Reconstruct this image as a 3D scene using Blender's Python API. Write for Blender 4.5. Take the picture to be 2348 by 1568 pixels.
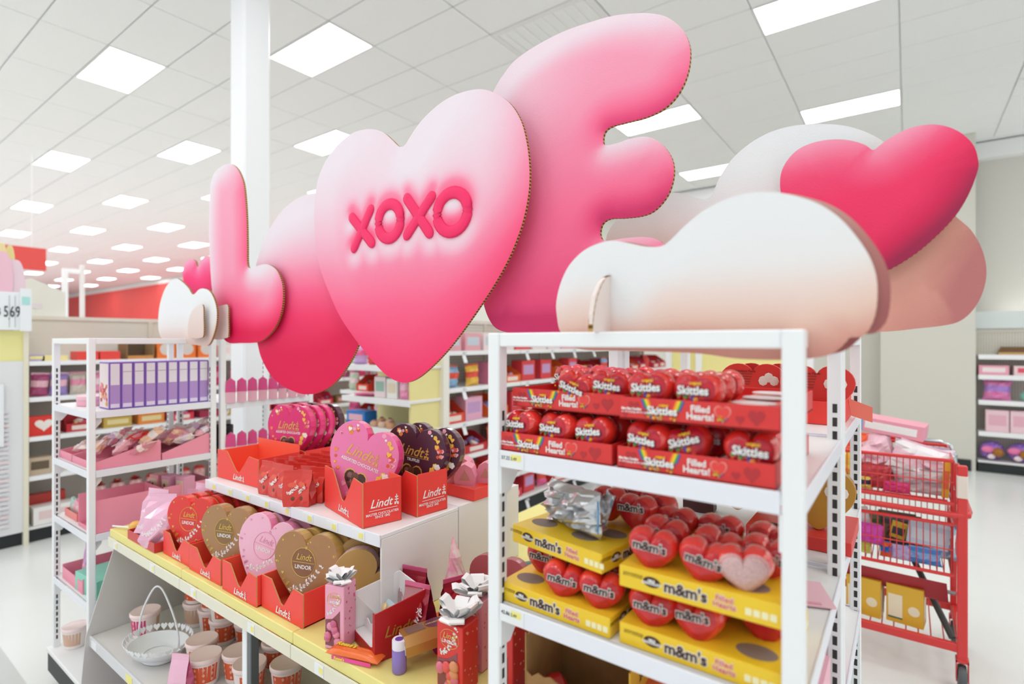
import bpy, bmesh, math, random
from mathutils import Vector, Matrix
from mathutils.geometry import delaunay_2d_cdt
import numpy as np
PI = math.pi
random.seed(7)
for o in list(bpy.data.objects):
    bpy.data.objects.remove(o)
SC = bpy.context.scene
COL = SC.collection

# ------------------------------------------------------------------ camera
cd = bpy.data.cameras.new('camera')
cam = bpy.data.objects.new('camera', cd)
COL.objects.link(cam)
cam.location = (0, 0, 1.5)
cam.rotation_euler = (PI / 2, 0, math.radians(36.31))
cd.sensor_width = 36
cd.lens = 1233 / 2348 * 36
cd.clip_start = 0.02
cd.clip_end = 120
cd.dof.use_dof = True
cd.dof.focus_distance = 1.35
cd.dof.aperture_fstop = 2.2
SC.camera = cam
# ------------------------------------------------------------------ world and exposure
w = bpy.data.worlds.new('store_air')
SC.world = w
w.use_nodes = True
bg = w.node_tree.nodes['Background']
bg.inputs[0].default_value = (0.965, 0.995, 1.0, 1)
bg.inputs[1].default_value = 1.05
SC.view_settings.view_transform = 'Standard'
SC.view_settings.look = 'None'
SC.view_settings.gamma = 1
SC.view_settings.use_curve_mapping = False
SC.view_settings.exposure = -0.04
SC.cycles.use_denoising = True
SC.cycles.max_bounces = 5
SC.cycles.adaptive_threshold = 0.06
SC.cycles.sample_clamp_indirect = 4
PANEL_LIGHT = 9.5

# ------------------------------------------------------------------ helpers
def lin(h):
    if isinstance(h, str):
        h = h.lstrip('#')
        c = [int(h[i:i + 2], 16) / 255 for i in (0, 2, 4)]
    else:
        c = [v / 255 for v in h]
    return tuple(v / 12.92 if v <= .04045 else ((v + .055) / 1.055) ** 2.4 for v in c)

MATS = {}
def mat(name, col='#ffffff', rough=.5, metal=0, spec=.5, trans=0, emit=0, coat=0, alpha=1, noise=0, bump=0, scale=60, col2=None):
    if name in MATS:
        return MATS[name]
    m = bpy.data.materials.new(name)
    m.use_nodes = True
    nt = m.node_tree
    b = nt.nodes['Principled BSDF']
    c = lin(col)
    b.inputs['Base Color'].default_value = (*c, 1)
    b.inputs['Roughness'].default_value = rough
    b.inputs['Metallic'].default_value = metal
    b.inputs['Specular IOR Level'].default_value = spec
    b.inputs['Transmission Weight'].default_value = trans
    b.inputs['Coat Weight'].default_value = coat
    b.inputs['Alpha'].default_value = alpha
    if emit:
        b.inputs['Emission Color'].default_value = (*c, 1)
        b.inputs['Emission Strength'].default_value = emit
    if noise or bump or col2:
        tc = nt.nodes.new('ShaderNodeTexCoord')
        n = nt.nodes.new('ShaderNodeTexNoise')
        n.inputs['Scale'].default_value = scale
        n.inputs['Detail'].default_value = 4
        nt.links.new(tc.outputs['Object'], n.inputs['Vector'])
        if noise or col2:
            mx = nt.nodes.new('ShaderNodeMix')
            mx.data_type = 'RGBA'
            k = lin(col2) if col2 else tuple(v * (1 - noise) for v in c)
            mx.inputs['A'].default_value = (*c, 1)
            mx.inputs['B'].default_value = (*k, 1)
            r = nt.nodes.new('ShaderNodeValToRGB')
            r.color_ramp.elements[0].position = .4
            r.color_ramp.elements[1].position = .62
            nt.links.new(n.outputs['Fac'], r.inputs['Fac'])
            nt.links.new(r.outputs['Color'], mx.inputs['Factor'])
            nt.links.new(mx.outputs['Result'], b.inputs['Base Color'])
        if bump:
            bp = nt.nodes.new('ShaderNodeBump')
            bp.inputs['Strength'].default_value = bump
            bp.inputs['Distance'].default_value = .01
            nt.links.new(n.outputs['Fac'], bp.inputs['Height'])
            nt.links.new(bp.outputs['Normal'], b.inputs['Normal'])
    MATS[name] = m
    return m

def C(col, rough=.45, **k):                                   # plain material straight from a colour
    key = 'paint_%s_%.2f_%s' % (col.lstrip('#'), rough, '_'.join('%s%s' % q for q in sorted(k.items())))
    return mat(key, col, rough, **k)

def print_mat(name, rough=.55, bump=.12):                     # printed face: colour comes from the mesh's own print layer
    m = bpy.data.materials.new(name)
    m.use_nodes = True
    nt = m.node_tree
    b = nt.nodes['Principled BSDF']
    a = nt.nodes.new('ShaderNodeVertexColor')
    a.layer_name = 'print'
    nt.links.new(a.outputs['Color'], b.inputs['Base Color'])
    b.inputs['Roughness'].default_value = rough
    b.inputs['Specular IOR Level'].default_value = .25
    tc = nt.nodes.new('ShaderNodeTexCoord')
    n = nt.nodes.new('ShaderNodeTexNoise')
    n.inputs['Scale'].default_value = 260
    bp = nt.nodes.new('ShaderNodeBump')
    bp.inputs['Strength'].default_value = bump
    bp.inputs['Distance'].default_value = .003
    nt.links.new(tc.outputs['Object'], n.inputs['Vector'])
    nt.links.new(n.outputs['Fac'], bp.inputs['Height'])
    nt.links.new(bp.outputs['Normal'], b.inputs['Normal'])
    return m

class MB:
    def __init__(s):
        s.v = []; s.f = []; s.m = []
    def add(s, vs, fs, mi=0, M=None):
        n = len(s.v)
        s.v += [tuple(M @ Vector(p)) for p in vs] if M is not None else [tuple(p) for p in vs]
        s.f += [[n + i for i in f] for f in fs]
        s.m += [mi] * len(fs)
        return s
    def box(s, x0, x1, y0, y1, z0, z1, mi=0, M=None):
        v = [(x0, y0, z0), (x1, y0, z0), (x1, y1, z0), (x0, y1, z0), (x0, y0, z1), (x1, y0, z1), (x1, y1, z1), (x0, y1, z1)]
        return s.add(v, [(0, 3, 2, 1), (4, 5, 6, 7), (0, 1, 5, 4), (1, 2, 6, 5), (2, 3, 7, 6), (3, 0, 4, 7)], mi, M)
    def rbox(s, x0, x1, y0, y1, z0, z1, b=.002, mi=0, M=None):  # box with chamfered edges
        b = min(b, abs(x1 - x0) * .45, abs(y1 - y0) * .45, abs(z1 - z0) * .45)
        bm = bmesh.new()
        bmesh.ops.create_cube(bm, size=1)
        for v in bm.verts:
            v.co = ((x0 + x1) / 2 + v.co.x * (x1 - x0), (y0 + y1) / 2 + v.co.y * (y1 - y0), (z0 + z1) / 2 + v.co.z * (z1 - z0))
        bmesh.ops.bevel(bm, geom=bm.edges[:], offset=b, segments=1, affect='EDGES')
        bm.verts.index_update()
        s.add([v.co.copy() for v in bm.verts], [[v.index for v in f.verts] for f in bm.faces], mi, M)
        bm.free()
        return s
    def prism(s, pts, y0, y1, mi=0, mside=None, M=None):      # outline in x,z pushed along y; first the face that looks to -y
        n = len(pts)
        ar = sum(pts[i][0] * pts[(i + 1) % n][1] - pts[(i + 1) % n][0] * pts[i][1] for i in range(n))
        if ar < 0: pts = pts[::-1]
        v = [(x, y0, z) for x, z in pts] + [(x, y1, z) for x, z in pts]
        s.add(v, [list(range(n)), list(range(2 * n - 1, n - 1, -1))], mi, M)
        k = len(s.v) - 2 * n
        ms = mi if mside is None else mside
        for i in range(n):
            j = (i + 1) % n
            s.f.append([k + i, k + n + i, k + n + j, k + j]); s.m.append(ms)
        return s
    def lathe(s, prof, n=20, mi=0, M=None, cap=True, cx=0, cy=0):
        vs = []; fs = []
        for r, z in prof:
            vs += [(cx + r * math.cos(2 * PI * i / n), cy + r * math.sin(2 * PI * i / n), z) for i in range(n)]
        for k in range(len(prof) - 1):
            for i in range(n):
                j = (i + 1) % n
                fs.append((k * n + i, k * n + j, k * n + n + j, k * n + n + i))
        if cap:
            fs.append(list(range(n - 1, -1, -1)))
            fs.append([(len(prof) - 1) * n + i for i in range(n)])
        return s.add(vs, fs, mi, M)
    def tube(s, pts, r, n=8, mi=0, M=None, closed=False):
        pts = [Vector(p) for p in pts]
        N = len(pts); vs = []; fs = []
        up = Vector((0, 0, 1))
        for i, p in enumerate(pts):
            a = pts[(i - 1) % N] if (i or closed) else p
            b = pts[(i + 1) % N] if (i < N - 1 or closed) else p
            t = (b - a).normalized()
            u = t.cross(up)
            if u.length < .05: u = t.cross(Vector((0, 1, 0)))
            u.normalize(); q = u.cross(t).normalized()
            rr = r[i] if isinstance(r, (list, tuple)) else r
            vs += [p + (u * math.cos(2 * PI * k / n) + q * math.sin(2 * PI * k / n)) * rr for k in range(n)]
        for i in range(N if closed else N - 1):
            i2 = (i + 1) % N
            for k in range(n):
                k2 = (k + 1) % n
                fs.append((i * n + k, i * n + k2, i2 * n + k2, i2 * n + k))
        if not closed:
            fs.append(list(range(n))[::-1]); fs.append([(N - 1) * n + k for k in range(n)])
        return s.add(vs, fs, mi, M)
    def ball(s, c, r, n=10, mi=0, sq=(1, 1, 1)):
        prof = [(max(1e-4, math.sin(PI * k / (n // 2))), -math.cos(PI * k / (n // 2))) for k in range(n // 2 + 1)]
        vs = []; fs = []
        for a, z in prof:
            vs += [(c[0] + r * sq[0] * a * math.cos(2 * PI * i / n), c[1] + r * sq[1] * a * math.sin(2 * PI * i / n), c[2] + r * sq[2] * z) for i in range(n)]
        for k in range(len(prof) - 1):
            for i in range(n):
                j = (i + 1) % n
                fs.append((k * n + i, k * n + j, k * n + n + j, k * n + n + i))
        return s.add(vs, fs, mi)
    def mesh(s, name, mats, smooth=False):
        me = bpy.data.meshes.new(name)
        me.from_pydata(s.v, [], s.f)
        for m in (mats if isinstance(mats, (list, tuple)) else [mats]):
            me.materials.append(m)
        if len(me.materials) > 1:
            me.polygons.foreach_set('material_index', s.m)
        if smooth:
            me.polygons.foreach_set('use_smooth', [True] * len(me.polygons))
            if smooth == 'auto':
                me.set_sharp_from_angle(angle=math.radians(40))
        me.update()
        return me
    def build(s, name, mats, parent=None, loc=(0, 0, 0), rot=(0, 0, 0), smooth=False):
        return put(name, s.mesh(name, mats, smooth), parent, loc, rot)

def put(name, me, parent=None, loc=(0, 0, 0), rot=(0, 0, 0)):
    o = bpy.data.objects.new(name, me)
    COL.objects.link(o)
    o.parent = parent
    o.location = loc
    o.rotation_euler = rot
    return o

def thing(name, label, cat, loc=(0, 0, 0), rotz=0, group=None, rot=None):
    o = bpy.data.objects.new(name, None)
    COL.objects.link(o)
    o.empty_display_size = .05
    o.location = loc
    o.rotation_euler = rot if rot else (0, 0, rotz)
    return tag(o, label, cat, group)

def tag(o, label, cat, group=None):
    o['label'] = label; o['category'] = cat
    if group: o['group'] = group
    return o

def struct(o, label=None):
    o['kind'] = 'structure'
    if label: o['label'] = label
    return o

def dup(root, loc=None, rot=None, label=None, group=None, parent=None):
    r = root.copy(); COL.objects.link(r)
    if parent is not None: r.parent = parent
    if loc is not None: r.location = loc
    if rot is not None: r.rotation_euler = rot if isinstance(rot, (tuple, list)) else (0, 0, rot)
    if label: r['label'] = label
    if group: r['group'] = group
    for ch in list(root.children):
        c = ch.copy(); COL.objects.link(c); c.parent = r
        for g in list(ch.children):
            d = g.copy(); COL.objects.link(d); d.parent = c
    return r

FRONT = (PI / 2, 0, 0)            # lettering on a face that looks to -y
SIDE = (PI / 2, 0, PI / 2)        # lettering on a face that looks to +x
TXT = {}
def txt(body, size, m, parent, loc, rot=FRONT, shear=0, bold=0, align='CENTER', sx=1, name='lettering', line=.8):
    key = (body, round(size, 5), m.name, shear, bold, align, sx, line)
    if key not in TXT:
        cu = bpy.data.curves.new('lettering', 'FONT')
        cu.body = body; cu.size = size; cu.shear = shear; cu.offset = bold
        cu.align_x = align; cu.align_y = 'CENTER'; cu.extrude = .0002; cu.resolution_u = 3; cu.space_line = line
        ob = bpy.data.objects.new('lettering_tmp', cu)
        me = bpy.data.meshes.new_from_object(ob)
        bpy.data.objects.remove(ob)
        if sx != 1:
            for v in me.vertices: v.co.x *= sx
        me.materials.clear(); me.materials.append(m)
        TXT[key] = me
    return put(name, TXT[key], parent, loc, rot)

def heart2(w, h, n=36, tip=1.0):                              # heart outline in x,z standing on its tip at 0,0
    p = []
    for i in range(n):
        t = 2 * PI * i / n
        x = 16 * math.sin(t) ** 3
        z = 13 * math.cos(t) - 5 * math.cos(2 * t) - 2 * math.cos(3 * t) - math.cos(4 * t)
        p.append((x / 32 * w, (z + 17) / 28.9 * h))
    return p

def smooth_loop(pts, k=6):
    out = []; n = len(pts)
    for i in range(n):
        p0, p1, p2, p3 = (np.array(pts[(i + j) % n], float) for j in (-1, 0, 1, 2))
        for s in range(k):
            t = s / k
            out.append(tuple(.5 * (2 * p1 + (p2 - p0) * t + (2 * p0 - 5 * p1 + 4 * p2 - p3) * t * t + (3 * p1 - p0 - 3 * p2 + p3) * t ** 3)))
    return out

ORD = ['first', 'second', 'third', 'fourth', 'fifth', 'sixth', 'seventh', 'eighth', 'ninth', 'tenth', 'eleventh', 'twelfth', 'thirteenth', 'fourteenth', 'fifteenth', 'sixteenth', 'seventeenth', 'eighteenth', 'nineteenth', 'twentieth', 'twenty-first', 'twenty-second', 'twenty-third', 'twenty-fourth', 'twenty-fifth']
WHITE = mat('white_powder_coat', '#f4f6f8', .38)
WHITE2 = mat('white_shelf_deck', '#f1f1f1', .45)
BLACK = mat('black_plinth', '#23282a', .5)
SLOT = mat('slot_hole_dark', '#3a3838', .8)
KRAFT = mat('kraft_liner', '#c99c5e', .85)
FLUTE = mat('flute_gap', '#63451f', .9)
TAGY = mat('tag_yellow', '#f3ea8a', .5)
TAGW = mat('tag_white', '#eef0f2', .4)
INK = mat('ink_black', '#3b3b40', .6)

# ------------------------------------------------------------------ floor, ceiling, walls
FLOOR = mat('floor_tile', '#eceeec', .22, spec=.4, col2='#e7eae7', scale=.8)
b = MB(); b.add([(-60, -9, 0), (9, -9, 0), (9, 8.9, 0), (-60, 8.9, 0)], [(0, 1, 2, 3)])
floor = struct(b.build('floor', FLOOR))
b = MB(); b.box(-6.2, -2.9, .28, .64, 0, .0015)
o = b.build('floor_stripe', mat('floor_stripe_grey', '#cfd0ce', .3), floor)
CZ = 3.93
b = MB(); b.add([(-60, -9, CZ + .012), (9, -9, CZ + .012), (9, 8.9, CZ + .012), (-60, 8.9, CZ + .012)], [(3, 2, 1, 0)])
ceiling = struct(b.build('ceiling', mat('ceiling_grid', '#eef1f1', .7)))
TX, TY = .87, .4333
LIGHTS = set()
def light_cells():
    r = []
    for i in range(-14, 16):
        for j in range(-3, 12):
            x = -5.702 + 1.74 * i - 3.48 * j; y = 1.808 + .8666 * i + .4333 * j
            if -31 < x < 6 and -5 < y < 8.4 and (i, j) not in ((2, 0), (5, 0), (6, 1)): r.append((x, y))
    return r
LC = light_cells()
key = lambda x, y: (round((x + 5.702) / TX), round((y - 1.808) / TY))
LK = {key(x, y) for x, y in LC}
tile_m = mat('ceiling_tile_white', '#f6f9f9', .8, noise=.02, scale=90)
tb = MB(); tb.rbox(-TX / 2 + .004, TX / 2 - .004, -TY / 2 + .004, TY / 2 - .004, -.002, .012, .004)
tile_me = tb.mesh('ceiling_tile', tile_m)
S_, C_ = math.sin(math.radians(36.31)), math.cos(math.radians(36.31))
near = []
for i in range(-60, 18):
    for j in range(-16, 17):
        x = -5.702 + TX * i; y = 1.808 + TY * j
        if (i, j) in LK or y > 8.6 or x > 8.4 or x < -44: continue
        X = C_ * x + S_ * y; Y = -S_ * x + C_ * y
        seen = Y > 1 and abs(X / Y) < 1.05 and 2.43 / Y < .72
        near.append(((X * X + Y * Y) if seen else 1e6 + X * X + Y * Y, x, y))
near.sort()
for d, x, y in near[:300]:
    put('ceiling_tile', tile_me, ceiling, (x, y, CZ))
tb = MB()
for d, x, y in near[300:]:
    tb.add([(x - TX / 2 + .004, y - TY / 2 + .004, CZ - .001), (x + TX / 2 - .004, y - TY / 2 + .004, CZ - .001), (x + TX / 2 - .004, y + TY / 2 - .004, CZ - .001), (x - TX / 2 + .004, y + TY / 2 - .004, CZ - .001)], [(3, 2, 1, 0)])
o = tb.build('ceiling_tiles', tile_m, ceiling); o['kind'] = 'stuff'

# ceiling light panels
LENS = mat('light_lens', '#ffffff', .5, emit=PANEL_LIGHT)
fb = MB()
fb.box(-.434, .434, -.215, -.2, -.006, .012).box(-.434, .434, .2, .215, -.006, .012).box(-.434, -.419, -.2, .2, -.006, .012).box(.419, .434, -.2, .2, -.006, .012)
frame_me = fb.mesh('frame', mat('light_frame', '#f2f2f2', .5))
lb = MB(); lb.add([(-.42, -.201, -.003), (.42, -.201, -.003), (.42, .201, -.003), (-.42, .201, -.003)], [(3, 2, 1, 0)])
lens_me = lb.mesh('lens', LENS)
NAMED = {(0, 0): 'large ceiling light panel at the upper left of the picture', (1, 0): 'large ceiling light panel just right of the white column', (3, 0): 'ceiling light panel cut by the top edge above the magenta heart', (4, 1): 'ceiling light panel behind the upper arm of letter E', (5, 1): 'ceiling light panel above the magenta heart on the right', (6, 2): 'ceiling light panel between letter E and the tall pale cloud', (1, 1): 'ceiling light panel left of the white column, second row', (0, 1): 'ceiling light panel near the left edge, second row', (2, 1): 'ceiling light panel touching the left lobe of the XOXO heart'}
for x, y in LC:
    j_ = round((y - 1.808 - .8666 * (x + 5.702) / 1.74) / (.4333 + 2 * .8666)); i_ = round((x + 5.702 + 3.48 * j_) / 1.74)
    if (i_, j_) in NAMED:
        t = thing('ceiling_light', NAMED[(i_, j_)], 'ceiling light', (x, y, CZ))
        put('frame', frame_me, t); put('lens', lens_me, t)
        continue
    t = thing('ceiling_light', 'bright rectangular troffer light set flush in the white tiled ceiling', 'ceiling light', (x, y, CZ), 0, 'troffer lights in the ceiling grid')
    put('frame', frame_me, t); put('lens', lens_me, t)

VX, VY = -5.702 + 1.74 * 2, 1.808 + .8666 * 2
vt = thing('ceiling_vent', 'pale louvred air vent in the ceiling just behind the letter E', 'air vent', (VX, VY, CZ))
MB().box(-.43, .43, -.21, -.17, -.006, -.002).box(-.43, .43, .17, .21, -.006, -.002).box(-.43, -.39, -.17, .17, -.006, -.002).box(.39, .43, -.17, .17, -.006, -.002).build('frame', C('#eceeee', .6), vt)
for k in range(9): MB().box(-.37 + k * .088, -.33 + k * .088, -.17, .17, -.008, -.003).build('louvre', C('#f3f6f6', .6), vt)

# back wall: red band on the far left, grey-beige on the right with a cove
def wallq(x0, x1, z0, z1, y=8.8, th=.1):
    return MB().box(x0, x1, y, y + th, z0, z1)
RED = mat('wall_red', '#e8504b', .6)
BEIGE = mat('wall_beige', '#d9d7cf', .7)
wb = struct(wallq(-60, -11, 0, CZ).build('wall_back', RED))
wallq(-60, -11, CZ - .16, CZ - .001, 8.76, .04).build('crown_strip', mat('trim_pale', '#eeeae8', .6), wb)
wb2 = struct(wallq(-11, 9, 0, CZ).build('wall_back', BEIGE))
struct(MB().box(-11, 9, 8.66, 8.8, CZ - .2, CZ - .005).build('trim_1', mat('trim_white', '#f4f5f5', .5)))
struct(MB().box(.66, 9, 8.45, 8.5, 1.66, 1.86).build('trim_2', mat('valance_pale', '#dfe6e6', .5)))
cove = thing('cove_light', 'hidden strip light glowing behind the pale valance on the back wall', 'strip light', (4.9, 8.62, 1.7))
MB().add([(-4, -.03, .03), (4, -.03, .03), (4, .03, .03), (-4, .03, .03)], [(0, 1, 2, 3)]).build('diffuser', mat('cove_emitter', '#ffffff', .5, emit=9), cove)
MB().box(-4, 4, .03, .16, -.02, .04).build('bracket', WHITE, cove)
p = struct(MB().box(-.27, .64, 8.2, 8.65, 0, CZ - .004).build('wall_pier', mat('pier_beige', '#d8d6cc', .65)))
struct(MB().box(-.275, .6, 8.185, 8.2, 0, .13).build('baseboard_pier', BLACK))
# column in the aisle
col = thing('support_column', 'square white steel column rising to the ceiling behind the letters', 'column', (-3.44, 1.81, 0))
MB().rbox(-.088, .088, -.088, .088, .12, CZ, .012).build('shaft', mat('column_white', '#f3f5f8', .4), col)
MB().rbox(-.1, .1, -.1, .1, 0, .12, .01).build('base_cover', mat('column_base', '#b9bbbd', .5), col)
# hanging red banner
bn = thing('hanging_banner', 'plain red banner hanging below the ceiling on the far left', 'banner', (-9, 1.3, 2.42))
MB().box(-.015, .015, -.74, .74, 0, .285).build('panel', mat('banner_red', '#e2514c', .6), bn)
for yy in (-.6, .6): MB().tube([(0, yy, .28), (0, yy, CZ - 2.42)], .004, 6).build('hanger', WHITE, bn)

# ------------------------------------------------------------------ white steel racks
RACK_W, RACK_D, ZT = .473, .479, 1.515
def rack(x0, y0, label, shelves, lip=.026, casters=True, base=True):
    t = thing('display_rack', label, 'rack', (x0, y0, 0))
    P = .024
    for ix in (0, 1):
        for iy in (0, 1):
            a, c = (0, P) if ix == 0 else (RACK_W - P, RACK_W)
            d, e = (0, P) if iy == 0 else (RACK_D - P, RACK_D)
            po = MB().rbox(a, c, d, e, .06, ZT, .002).build('post', WHITE, t)
            sb = MB(); zz = .2
            while zz < 1.39:
                if iy == 0:
                    xs = (c - .0005, c + .0006) if ix == 0 else (a - .0006, a + .0005)
                    sb.box(xs[0], xs[1], d + .009, d + .015, zz, zz + .0165)
                else:
                    sb.box(a + .009, a + .0165, d - .0006, d + .0005, zz, zz + .0165)
                zz += .0254
            so = sb.build('slot_row', SLOT, po); so['kind'] = 'stuff'
    for d in (0, RACK_D - P):
        MB().rbox(P, RACK_W - P, d + .001, d + P - .001, ZT - .023, ZT, .002).build('top_rail', WHITE, t)
    for a in (0, RACK_W - P):
        MB().rbox(a + .001, a + P - .001, P, RACK_D - P, ZT - .023, ZT, .002).build('top_rail', WHITE, t)
    for z in shelves:
        s = MB().box(.002, RACK_W - .002, .012, RACK_D - .012, z - .006, z).build('shelf', WHITE2, t)
        for (a, b_, c, d) in ((P + .001, RACK_W - P - .001, 0, .004), (P + .001, RACK_W - P - .001, RACK_D - .004, RACK_D), (0, .004, P + .001, RACK_D - P - .001), (RACK_W - .004, RACK_W, P + .001, RACK_D - P - .001)):
            MB().rbox(a, b_, c, d, z - lip, z + .002, .001).build('shelf_lip', mat('lip_white', '#eceef6', .35), s)
        for ix in (0, 1):
            a = P if ix == 0 else RACK_W - P - .003
            br = MB()
            Mx = Matrix.Translation((a, 0, z - .026)) @ Matrix.Rotation(PI / 2, 4, 'Z')
            br.prism([(.003, 0), (.05, 0), (.05, -.018), (.028, -.045), (.003, -.045)], -.003, 0, M=Mx)
            br.build('bracket', WHITE, s)
    if base:
        MB().rbox(-.01, RACK_W + .01, -.012, RACK_D, .06, .145, .003).build('plinth', BLACK, t)
        MB().rbox(-.012, RACK_W + .012, -.016, RACK_D, .145, .165, .003).build('deck', WHITE2, t)
        for (a, d) in ((.05, .05), (RACK_W - .05, .05), (.05, RACK_D - .05), (RACK_W - .05, RACK_D - .05)):
            cs = MB(); Mx = Matrix.Translation((a, d, .028)) @ Matrix.Rotation(PI / 2, 4, 'Y')
            cs.lathe([(.02, -.009), (.028, -.006), (.028, .006), (.02, .009)], 14, M=Mx)
            cs.box(a - .012, a - .01, d - .014, d + .014, .02, .06).box(a + .01, a + .012, d - .014, d + .014, .02, .06)
            cs.build('caster', mat('caster_grey', '#2d3033', .5), t)
    return t
ZA, ZB, ZC, ZD = 1.319, 1.065, .80, .50
RX, RY = -.570, .706
rackRF = rack(RX, RY, 'tall white steel rack in the right foreground holding trays of candy hearts', [ZA, ZB, ZC, ZD])
rackRB = rack(RX, RY + RACK_D + .02, 'white steel rack back to back behind the right foreground rack', [ZA, ZB, ZC, ZD])
LX, LY = -3.026, .706
LZ1, LZ2, LZ3, LZ4 = 1.227, .995, .745, .475
rackLF = rack(LX, LY, 'white steel rack at the left end with a row of purple boxes', [LZ1, LZ2, LZ3, LZ4])
rackLB = rack(LX, LY + RACK_D + .02, 'white steel rack back to back behind the left end rack', [1.215, .96, .72])

# price strips on the right rack
def price_strip(parent, z, n1):
    s = MB().box(.027, .075, -.0012, .0, z - .024, z).build('price_strip', TAGW, parent)
    MB().box(.05, .07, -.0016, -.0012, z - .012, z - .002).build('price_tag', TAGY, s)
    txt(n1, .008, INK, s, (.039, -.0017, z - .009))
    txt('2.49', .007, INK, s, (.0555, -.0018, z - .009))
price_strip(rackRF, ZA, '37.22'); price_strip(rackRF, ZB, '42.86')

# ------------------------------------------------------------------ centre island
isl = thing('display_island', 'long white and yellow shelved island between the two white racks', 'display island', (-2.42, .735, 0))
YEL = mat('shelf_yellow', '#f0e48f', .5)
ISL_G = mat('island_grey', '#cfccca', .5)
YZ, UZ, LZ = .797, 1.03, .42
for k in range(3):
    a, c = .61 * k + .001, .61 * (k + 1) - .001
    ys = MB().rbox(a, c, 0, .56, YZ - .03, YZ, .002)
    ys = ys.build('yellow_shelf', YEL, isl)
    MB().rbox(a, c, -.006, -.001, YZ - .062, YZ - .028, .001).build('price_rail', mat('rail_clear', '#e7e3cf', .25), ys)
    for q in range(2):
        xx = a + .06 + q * .33 + .02 * k
        tg = MB().box(xx, xx + .034, -.0075, -.006, YZ - .058, YZ - .032).build('price_tag', TAGW, ys)
        MB().box(xx + .018, xx + .032, -.008, -.0074, YZ - .052, YZ - .038, ).build('sale_patch', TAGY, tg)
MB().rbox(1.13, 1.83, .561, 1.3, YZ - .03, YZ, .002).build('yellow_deck', YEL, isl)
# upper white body
UX0, UX1, UY = .483, 1.388, .1305
ub = MB().rbox(UX0 + .01, UX1 - .005, UY + .25, UY + .28, YZ + .001, UZ - .03, .002).build('back_panel', WHITE2, isl)
us = MB().rbox(UX0, UX1, UY, UY + .281, UZ - .012, UZ, .002).build('upper_shelf', WHITE2, isl)
MB().rbox(UX0, UX1, UY - .004, UY, UZ - .03, UZ + .001, .001).build('price_rail', mat('lip_white', '#eceef6', .35), us)
for q in range(8):
    xx = UX0 + .03 + q * .11
    tg = MB().box(xx, xx + .05, UY - .0055, UY - .004, UZ - .026, UZ - .004).build('price_tag', TAGW, us)
    MB().box(xx + .028, xx + .044, UY - .0062, UY - .0054, UZ - .022, UZ - .008).build('sale_patch', TAGY, tg)
PAN = mat('panel_white', '#eeebe9', .4)
MB().rbox(UX1 - .006, UX1, UY + .002, UY + .28, YZ + .001, UZ - .012, .001).build('end_panel', PAN, isl)
MB().rbox(UX1 - .006, UX1, UY + .283, UY + .576, YZ + .001, UZ, .001).build('end_panel', PAN, isl)
MB().rbox(UX0, UX1 - .006, UY + .283, UY + .576, UZ - .012, UZ, .002).build('rear_shelf', WHITE2, isl)
MB().rbox(UX0, UX0 + .012, UY + .01, UY + .022, YZ + .001, UZ - .012, .001).build('end_post', WHITE2, isl)
# lower shelf, slanted end panel, base
MB().rbox(0.006, 1.83, -.058, .56, LZ - .02, LZ, .002).build('lower_shelf', mat('lower_deck', '#dcdad8', .45), isl)
lr = MB().rbox(0, 1.83, -.064, -.058, LZ - .035, LZ + .004, .001).build('price_rail', mat('rail_grey', '#d9d9de', .3), isl)
for q in range(5):
    MB().box(.03 + q * .33, .08 + q * .33, -.0655, -.064, LZ - .03, LZ - .004).build('price_tag', TAGY if q % 2 else TAGW, lr)
Mx = Matrix.Rotation(PI / 2, 4, 'Z')
MB().prism([(.025, YZ - .032), (-.075, LZ), (-.1, .1), (.56, .1), (.56, YZ - .032)], -.005, 0.0, M=Mx).build('end_panel', ISL_G, isl)
MB().rbox(.01, 1.83, .0, .5, .0, .1, .003).build('base', BLACK, isl)
MB().rbox(.006, 1.83, -.09, .54, .1, .12, .003).build('base_deck', mat('lower_deck', '#dcdad8', .45), isl)
MB().rbox(0, 1.83, .56, .575, .12, YZ - .031, .002).build('back_panel', ISL_G, isl)
for xx in (.955, ):
    MB().rbox(xx, xx + .024, .012, .036, .12, YZ - .031, .002).build('upright', WHITE, isl)
    MB().rbox(xx + .026, xx + .046, .012, .036, .12, YZ - .031, .002).build('upright', mat('upright_grey', '#6c7074', .35, metal=.6), isl)

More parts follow.
